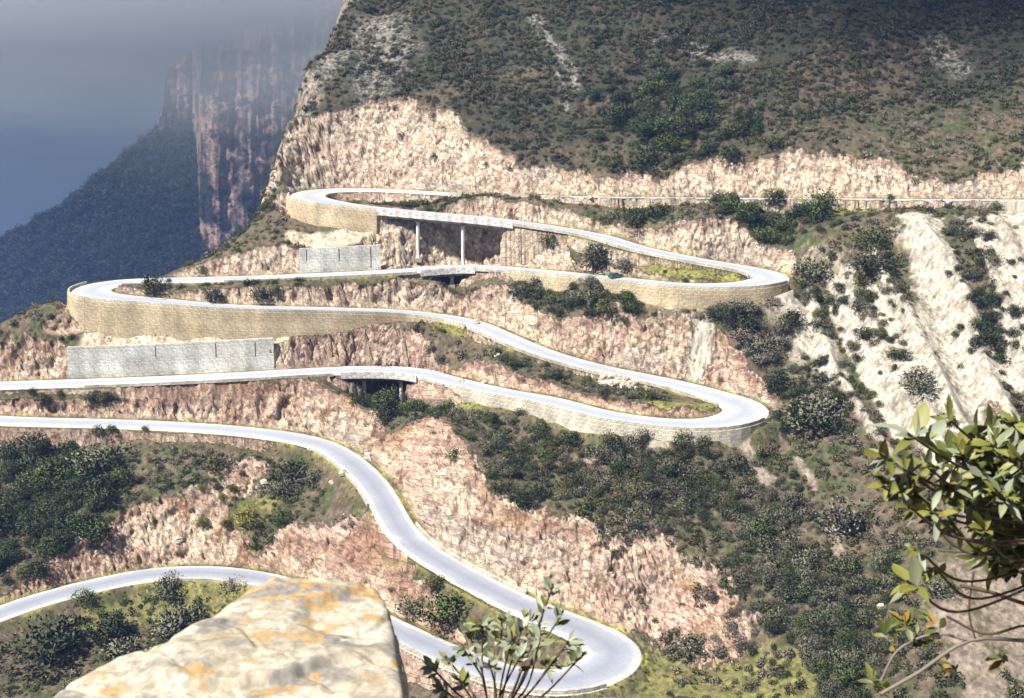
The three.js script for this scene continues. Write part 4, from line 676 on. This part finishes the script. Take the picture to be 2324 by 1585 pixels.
{ // the green car
  const p = onRoad(21.5, 23.5, 1387), t = thing('car', 'small dark green car driving on the second road towards the pointed hairpin', 'car'), paint = new THREE.MeshPhysicalMaterial({ color: new THREE.Color(0.02, 0.085, 0.075), roughness: 0.35, clearcoat: 0.8 }), glass = new THREE.MeshStandardMaterial({ color: new THREE.Color(0.03, 0.035, 0.04), roughness: 0.12 }), rubber = new THREE.MeshStandardMaterial({ color: new THREE.Color(0.02, 0.02, 0.02), roughness: 0.9 });
  const ext = (pts, d, bev) => { const s = new THREE.Shape(pts.map(([x, y]) => new THREE.Vector2(x, y))), g = new THREE.ExtrudeGeometry(s, { depth: d, bevelEnabled: true, bevelSize: bev, bevelThickness: bev, bevelSegments: 2 }); g.translate(0, 0, -d / 2); return g; };
  mesh('body', ext([[-1.95, 0.35], [-1.9, 0.85], [-1.5, 0.93], [0.9, 0.95], [1.85, 0.82], [1.95, 0.55], [1.9, 0.35]], 1.5, 0.08), paint, t);
  mesh('window_band', ext([[-1.65, 0.95], [-1.15, 1.38], [0.15, 1.38], [0.8, 0.97]], 1.36, 0.05), glass, t);
  mesh('roof', ext([[-1.18, 1.4], [-1.05, 1.46], [0.02, 1.46], [0.18, 1.4]], 1.34, 0.04), paint, t);
  for (const x of [-1.2, 1.2]) for (const z of [-0.78, 0.78]) { const w = new THREE.CylinderGeometry(0.31, 0.31, 0.2, 18); w.rotateX(Math.PI / 2); const m = mesh('wheel', w, rubber, t); m.position.set(x, 0.31, z); const h = new THREE.CylinderGeometry(0.17, 0.17, 0.22, 12); h.rotateX(Math.PI / 2); mesh('hub_cap', h, concrete, m); }
  for (const z of [-0.55, 0.55]) { const m = mesh('headlight', new THREE.SphereGeometry(0.13, 10, 8), whitewash, t); m.position.set(1.97, 0.66, z); }
  mesh('bumper', new THREE.BoxGeometry(0.14, 0.16, 1.62), concrete, t).position.set(2.02, 0.42, 0);
  const off = 1.4; t.position.set(p.x + p.nx * off, p.y + 0.12, -(p.f + p.nf * off)); t.rotation.y = Math.atan2(-p.nx, p.nf) * 1; t.rotation.y = Math.atan2(p.nx, p.nf);
}
// ---------- the viewpoint: boulder, ledge, leafy shrubs ----------
{
  const EDGE = [[104, 1600], [160, 1547], [270, 1492], [385, 1456], [400, 1441], [440, 1418], [480, 1402], [520, 1368], [560, 1342], [610, 1322], [630, 1304], [665, 1299], [740, 1297], [800, 1309], [850, 1314], [872, 1340], [882, 1362], [893, 1400], [900, 1440], [910, 1500], [918, 1560], [926, 1640], [935, 1760]];
  const Y0 = -2.1, back = EDGE.map(([u, v]) => { const c = sight(u < 640 ? u - 14 : u, u < 640 ? v - 16 : v - 6), f = -Y0 / c.t; return [c.q * f, f]; });
  const poly = [...back, [-0.25, 2.95], [-0.8, 2.85], [-1.35, 2.95], [-1.62, 3.2]], cx = -0.75, cf = 3.75;
  const ray = (a) => { let best = 0; for (let i = 0; i < poly.length; i++) { const [x1, f1] = poly[i], [x2, f2] = poly[(i + 1) % poly.length], dx = Math.cos(a), df = Math.sin(a), ex = x2 - x1, ef = f2 - f1, den = dx * ef - df * ex; if (Math.abs(den) < 1e-9) continue; const t = ((x1 - cx) * ef - (f1 - cf) * ex) / den, s = ((x1 - cx) * df - (f1 - cf) * dx) / den; if (t > 0 && s >= -1e-6 && s <= 1 + 1e-6) best = Math.max(best, t); } return best; };
  const NA = 420, NRG = 110, pos = [], uv = [], idx = [];
  for (let i = 0; i <= NA; i++) {
    const a = i % NA / NA * 2 * Math.PI, R = ray(a);
    for (let j = 0; j <= NRG; j++) {
      const top = 76, t = j / top, r = j <= top ? R * (1 - (1 - t) ** 1.15) : R * (1 + 0.03 * Math.sin((j - top) / 9)), down = j <= top ? 0.035 * Math.pow(t, 22) : 0.035 + (j - top) * 0.03;
      let x = cx + Math.cos(a) * r, f = cf + Math.sin(a) * r, y = Y0 - down;
      const edge = sstep(0.75, 1, t), n = fbm(x * 2.2, y * 2.2, f * 2.2, 4), ledge = sstep(-0.05, 0.08, noise(x * 1.3 + 9, f * 2.1, 4) + 0.2 * n) * 0.05 * (1 - edge);
      if (j <= top) y += 0.03 * n * (1 - 0.55 * edge) + 0.6 * ledge - 0.02 + 0.022 * blocks(x * 3.1, f * 4.5, 2.5) + 0.006 * noise(x * 16, f * 16, 2); else { x += Math.cos(a) * 0.09 * n; f += Math.sin(a) * 0.09 * n; }
      pos.push(x, y, -f); uv.push((x + 1.85) / 2.3, (f - (j > top ? down * 0.7 : 0) - 2.5) / 2.5);
    }
    if (i) for (let j = 0; j < NRG; j++) { const p = (i - 1) * (NRG + 1) + j, q = p + NRG + 1; idx.push(p, p + 1, q, q, p + 1, q + 1); }
  }
  const g = new THREE.BufferGeometry(); g.setAttribute('position', new THREE.Float32BufferAttribute(pos, 3)); g.setAttribute('uv', new THREE.Float32BufferAttribute(uv, 2)); g.setIndex(idx); g.computeVertexNormals();
  const srgb = (c) => c.map((x) => Math.pow(clamp(x, 0, 1), 1 / 2.2));
  const skin = texture(1024, (u, v) => {   // bare stone, grey and orange lichen: crusts with ragged edges
    const x = u * 2.3 - 1.85, f = v * 2.5 + 2.5, fine = fbm(x * 26, f * 26, 3, 3), m1 = fbm(x * 2.6 + 7, f * 2.6, 1, 5), m2 = fbm(x * 4.2, f * 6.2, 20, 5), spots = noise(x * 60, f * 60, 5), rim = sstep(3.95, 4.5, f);
    let c = mix3([0.46, 0.41, 0.325], [0.57, 0.525, 0.445], sstep(-0.25, 0.25, m1 + 0.4 * fine));
    c = mix3(c, [0.235, 0.225, 0.225], sstep(0.05, 0.17, m2 + 0.22 * fine + 0.07 * spots) * 0.8);
    c = mix3(c, [0.60, 0.56, 0.49], sstep(0.12, 0.2, fbm(x * 3.3 + 50, f * 5, 4, 5) + 0.1 * fine) * 0.8);
    c = mix3(c, [0.50, 0.315, 0.125], sstep(0.07, 0.2, fbm(x * 6.2 + 30, f * 9, 4, 6) + 0.12 * rim - 0.07 + 0.28 * fine + 0.06 * spots) * 0.85);
    c = mix3(c, [0.40, 0.215, 0.06], sstep(3.5, 3.3, f + 0.25 * m1) * sstep(-0.3, 0.2, m2 + fine) * 0.8);
    const k = 0.92 + 0.5 * fine + 0.2 * spots; return srgb([c[0] * k * 0.74, c[1] * k * 0.73, c[2] * k * 0.7]);
  }, true);
  tag(mesh('boulder', g, new THREE.MeshStandardMaterial({ map: skin, bumpMap: BUMP, bumpScale: 0.015, roughness: 0.95 })), 'large pale boulder with orange lichen and grey patches in front of the valley', 'boulder');
}
{
  const s = stone(0.5, 0.55, 5), c = sight(1300, 1592), f = 3.9, m = mesh('boulder', s, new THREE.MeshStandardMaterial({ color: new THREE.Color(0.6, 0.56, 0.5), map: ROCK, bumpMap: ROCKB, bumpScale: 0.02, roughness: 0.95 })); m.position.set(c.q * f, -c.t * f - 0.33, -f); m.scale.set(0.72, 1, 0.6);
  tag(m, 'pale rock peeping in at the bottom edge under the leafy twigs', 'boulder');
}
{
  const n = 90, pos = [], idx = [], col = [];   // the cliff-top ground that carries them
  for (let i = 0; i <= n; i++) for (let j = 0; j <= n; j++) { const x = mix(-9, 9, i / n), f = mix(-8, 7.5, j / n), e = 5.2 + 0.6 * noise(x * 0.5, 3), d = f - e; const y = -3.15 - 0.1 * Math.abs(x) + 0.25 * fbm(x * 0.6, f * 0.6, 4, 3) - (d > 0 ? d * 6 : 0) + 1.5 * sstep(1.5, -1, f); pos.push(x, y, -f); const k = 0.8 + 0.6 * noise(x * 2, f * 2); col.push(0.24 * k, 0.19 * k, 0.13 * k); if (i && j) { const a = (i - 1) * (n + 1) + j - 1, b = a + n + 1; idx.push(a, b, a + 1, b, b + 1, a + 1); } }
  const g = new THREE.BufferGeometry(); g.setAttribute('position', new THREE.Float32BufferAttribute(pos, 3)); g.setAttribute('color', new THREE.Float32BufferAttribute(col, 3)); g.setIndex(idx); g.computeVertexNormals();
  structure('ground', g, new THREE.MeshStandardMaterial({ vertexColors: true, roughness: 1 }));
}
function leafGeo(w, curl) {
  const P = [[0, 0, 0], [0.25, 0.32, 0], [0.5, 0.5, 0], [0.75, 0.36, 0], [1, 0, 0]], pos = [], idx = [];
  P.forEach(([t, hw]) => { const z = -curl * t * t; pos.push(t, z + hw * w * 0.25, hw * w, t, z, 0, t, z + hw * w * 0.25, -hw * w); });
  for (let i = 0; i < 4; i++) { const a = i * 3; idx.push(a, a + 3, a + 1, a + 1, a + 3, a + 4, a + 1, a + 4, a + 2, a + 2, a + 4, a + 5); }
  const g = new THREE.BufferGeometry(); g.setAttribute('position', new THREE.Float32BufferAttribute(pos, 3)); g.setIndex(idx); g.computeVertexNormals(); return g;
}
const LEAVES = [leafGeo(0.4, 0.1), leafGeo(0.33, 0.3), leafGeo(0.44, -0.12), leafGeo(0.28, 0.5)];
const LMAT = [[0.16, 0.17, 0.03], [0.22, 0.22, 0.045], [0.24, 0.275, 0.15], [0.29, 0.325, 0.235], [0.30, 0.18, 0.03], [0.10, 0.12, 0.025]].map((c) => new THREE.MeshStandardMaterial({ color: new THREE.Color(...c).multiplyScalar(0.72), side: THREE.DoubleSide, roughness: 0.55 }));  // all leaf colours darkened, standing in for shade over the shrubs
const twigMat = new THREE.MeshStandardMaterial({ color: new THREE.Color(0.10, 0.065, 0.045), roughness: 0.9 }), greyTwig = new THREE.MeshStandardMaterial({ color: new THREE.Color(0.17, 0.14, 0.125), roughness: 0.9 });
const at = (u, v, f) => { const c = sight(u, v); return new THREE.Vector3(c.q * f, -c.t * f, -f); };
function whorl(t, p, dir, n, len, mats, spread = 1) {
  for (let i = 0; i < n; i++) {
    const m = mesh('leaf', LEAVES[Math.floor(rnd() * 4)], mats[Math.floor(rnd() * mats.length)], t), d = new THREE.Vector3(rr(-1, 1), rr(-1, 1), rr(-1, 1)).normalize().multiplyScalar(spread).addScaledVector(dir, 0.75).normalize(), up = new THREE.Vector3(rr(-0.4, 0.4), 1, rr(0, 0.9)), side = new THREE.Vector3().crossVectors(d, up).normalize(), nn = new THREE.Vector3().crossVectors(side, d);
    m.quaternion.setFromRotationMatrix(new THREE.Matrix4().makeBasis(d, nn, side)); m.position.copy(p).addScaledVector(dir, -rr(0, len * 0.9)); m.scale.setScalar(len * rr(0.65, 1.2));
  }
}
function twig(t, pts, r, mat, name = 'twig') { return mesh(name, new THREE.TubeGeometry(new THREE.CatmullRomCurve3(pts), 16, r, 6), mat, t); }
{
  const t = thing('leafy_shrub', 'low shrub of bare reddish twigs with grey green leaf tufts right of the boulder', 'shrub'), B = at(1120, 1720, 4.7), mats = [LMAT[1], LMAT[2], LMAT[2], LMAT[3], LMAT[3]];
  const TIPS = [[975, 1510, 4.6], [1012, 1492, 4.9], [1050, 1470, 4.7], [1062, 1432, 4.8], [1095, 1415, 4.6], [1120, 1440, 5], [1145, 1400, 4.8], [1160, 1455, 4.5], [1185, 1425, 4.7], [1200, 1392, 4.9], [1225, 1450, 4.6], [1255, 1330, 4.8], [1238, 1368, 4.8], [1275, 1395, 4.7], [1290, 1455, 4.6], [1310, 1500, 4.8], [1180, 1490, 4.6], [1110, 1500, 4.6], [1255, 1500, 4.9], [1000, 1560, 4.5], [1040, 1540, 4.7]];
  for (const [u, v, f] of TIPS) {
    const tip = at(u, v, f), mid = at(mix(1120, u, 0.55) + rr(-18, 18), mix(1640, v, 0.5) + rr(-8, 20), mix(4.7, f, 0.5)), dir = tip.clone().sub(mid).normalize();
    twig(t, [B, at(mix(1120, u, 0.2), 1625, 4.7), mid, tip], 0.0042, twigMat);
    whorl(t, tip, dir, u > 1230 && v < 1420 ? 7 : 10, 0.068, mats, 0.85);
    if (v < 1480) whorl(t, mid.clone().lerp(tip, 0.6), dir, 3, 0.06, mats, 1);
  }
}
{
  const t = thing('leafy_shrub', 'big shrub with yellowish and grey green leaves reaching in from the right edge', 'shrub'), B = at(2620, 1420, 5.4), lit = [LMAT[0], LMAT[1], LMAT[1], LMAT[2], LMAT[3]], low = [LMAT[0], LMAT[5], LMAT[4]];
  const CL = [[2062, 985, 4.6, 5, 0.16], [2150, 950, 4.7, 6, 0.13], [1995, 1030, 4.6, 8, 0.11], [2050, 1065, 4.6, 9, 0.12], [2000, 1090, 4.7, 5, 0.11], [2105, 1060, 4.8, 10, 0.11], [2070, 1115, 4.7, 10, 0.11], [2150, 1100, 4.7, 12, 0.11], [2180, 1030, 4.9, 10, 0.12], [2250, 1010, 4.8, 14, 0.12], [2230, 1075, 4.7, 14, 0.11], [2300, 960, 4.9, 14, 0.11], [2310, 1040, 4.7, 14, 0.11], [2200, 1140, 4.8, 10, 0.11], [2270, 1120, 4.6, 12, 0.13], [2110, 1160, 4.6, 9, 0.11], [2160, 1190, 4.8, 6, 0.11], [2060, 1150, 4.5, 6, 0.1], [2340, 1100, 4.8, 10, 0.11], [2230, 1200, 4.7, 5, 0.13], [2085, 1250, 4.7, 3, 0.12], [2060, 1320, 4.6, 4, 0.13], [2120, 1290, 4.7, 2, 0.1]];
  for (const [u, v, f, n, len] of CL) { const p = at(u, v, f), j = at(mix(u, 2500, 0.25), v + 70, f + 0.2), dir = p.clone().sub(j).normalize(); whorl(t, p, dir, n + 3, len * (u > 2100 ? 0.82 : 0.95), lit, 0.95); twig(t, [at(mix(u, 2620, 0.6), mix(v, 1300, 0.5), mix(f, 5.3, 0.6)), j, p], 0.006, twigMat); }
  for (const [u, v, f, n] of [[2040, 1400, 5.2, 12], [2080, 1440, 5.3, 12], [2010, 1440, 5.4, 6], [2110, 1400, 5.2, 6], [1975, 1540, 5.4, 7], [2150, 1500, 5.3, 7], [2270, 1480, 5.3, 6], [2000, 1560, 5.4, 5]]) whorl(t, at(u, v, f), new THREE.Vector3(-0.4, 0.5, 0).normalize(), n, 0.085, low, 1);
  for (const [pts, r, m] of [[[[2500, 1470], [2324, 1455], [2200, 1455], [2080, 1530], [2000, 1575]], 0.0085, greyTwig], [[[2200, 1455], [2120, 1440], [2040, 1475], [2000, 1545]], 0.006, greyTwig], [[[2480, 1400], [2324, 1370], [2250, 1345], [2180, 1330]], 0.009, twigMat], [[[2400, 1290], [2250, 1270], [2170, 1240], [2110, 1180]], 0.008, twigMat], [[[2400, 1275], [2200, 1255], [2130, 1250]], 0.005, twigMat], [[[2210, 1300], [2200, 1390], [2215, 1455]], 0.005, twigMat], [[[2420, 1430], [2330, 1420], [2240, 1440], [2150, 1400]], 0.006, twigMat]]) twig(t, pts.map(([u, v]) => at(u, v, 5.2)), r, m, 'branch');
  const l = [], M = new THREE.Matrix4(), q = new THREE.Quaternion();   // the dense inside, its shade put into a darker leaf colour
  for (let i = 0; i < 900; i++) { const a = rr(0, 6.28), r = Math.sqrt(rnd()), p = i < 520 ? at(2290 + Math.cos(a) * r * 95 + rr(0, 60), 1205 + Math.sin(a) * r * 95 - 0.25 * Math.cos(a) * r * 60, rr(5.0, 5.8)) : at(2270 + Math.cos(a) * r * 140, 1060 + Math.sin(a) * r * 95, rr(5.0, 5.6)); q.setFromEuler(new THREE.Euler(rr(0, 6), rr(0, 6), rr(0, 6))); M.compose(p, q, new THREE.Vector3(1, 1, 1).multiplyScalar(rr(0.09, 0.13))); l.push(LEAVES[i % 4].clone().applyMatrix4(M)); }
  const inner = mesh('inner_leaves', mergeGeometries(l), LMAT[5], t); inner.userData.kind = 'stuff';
}
renderer.render(scene, camera);
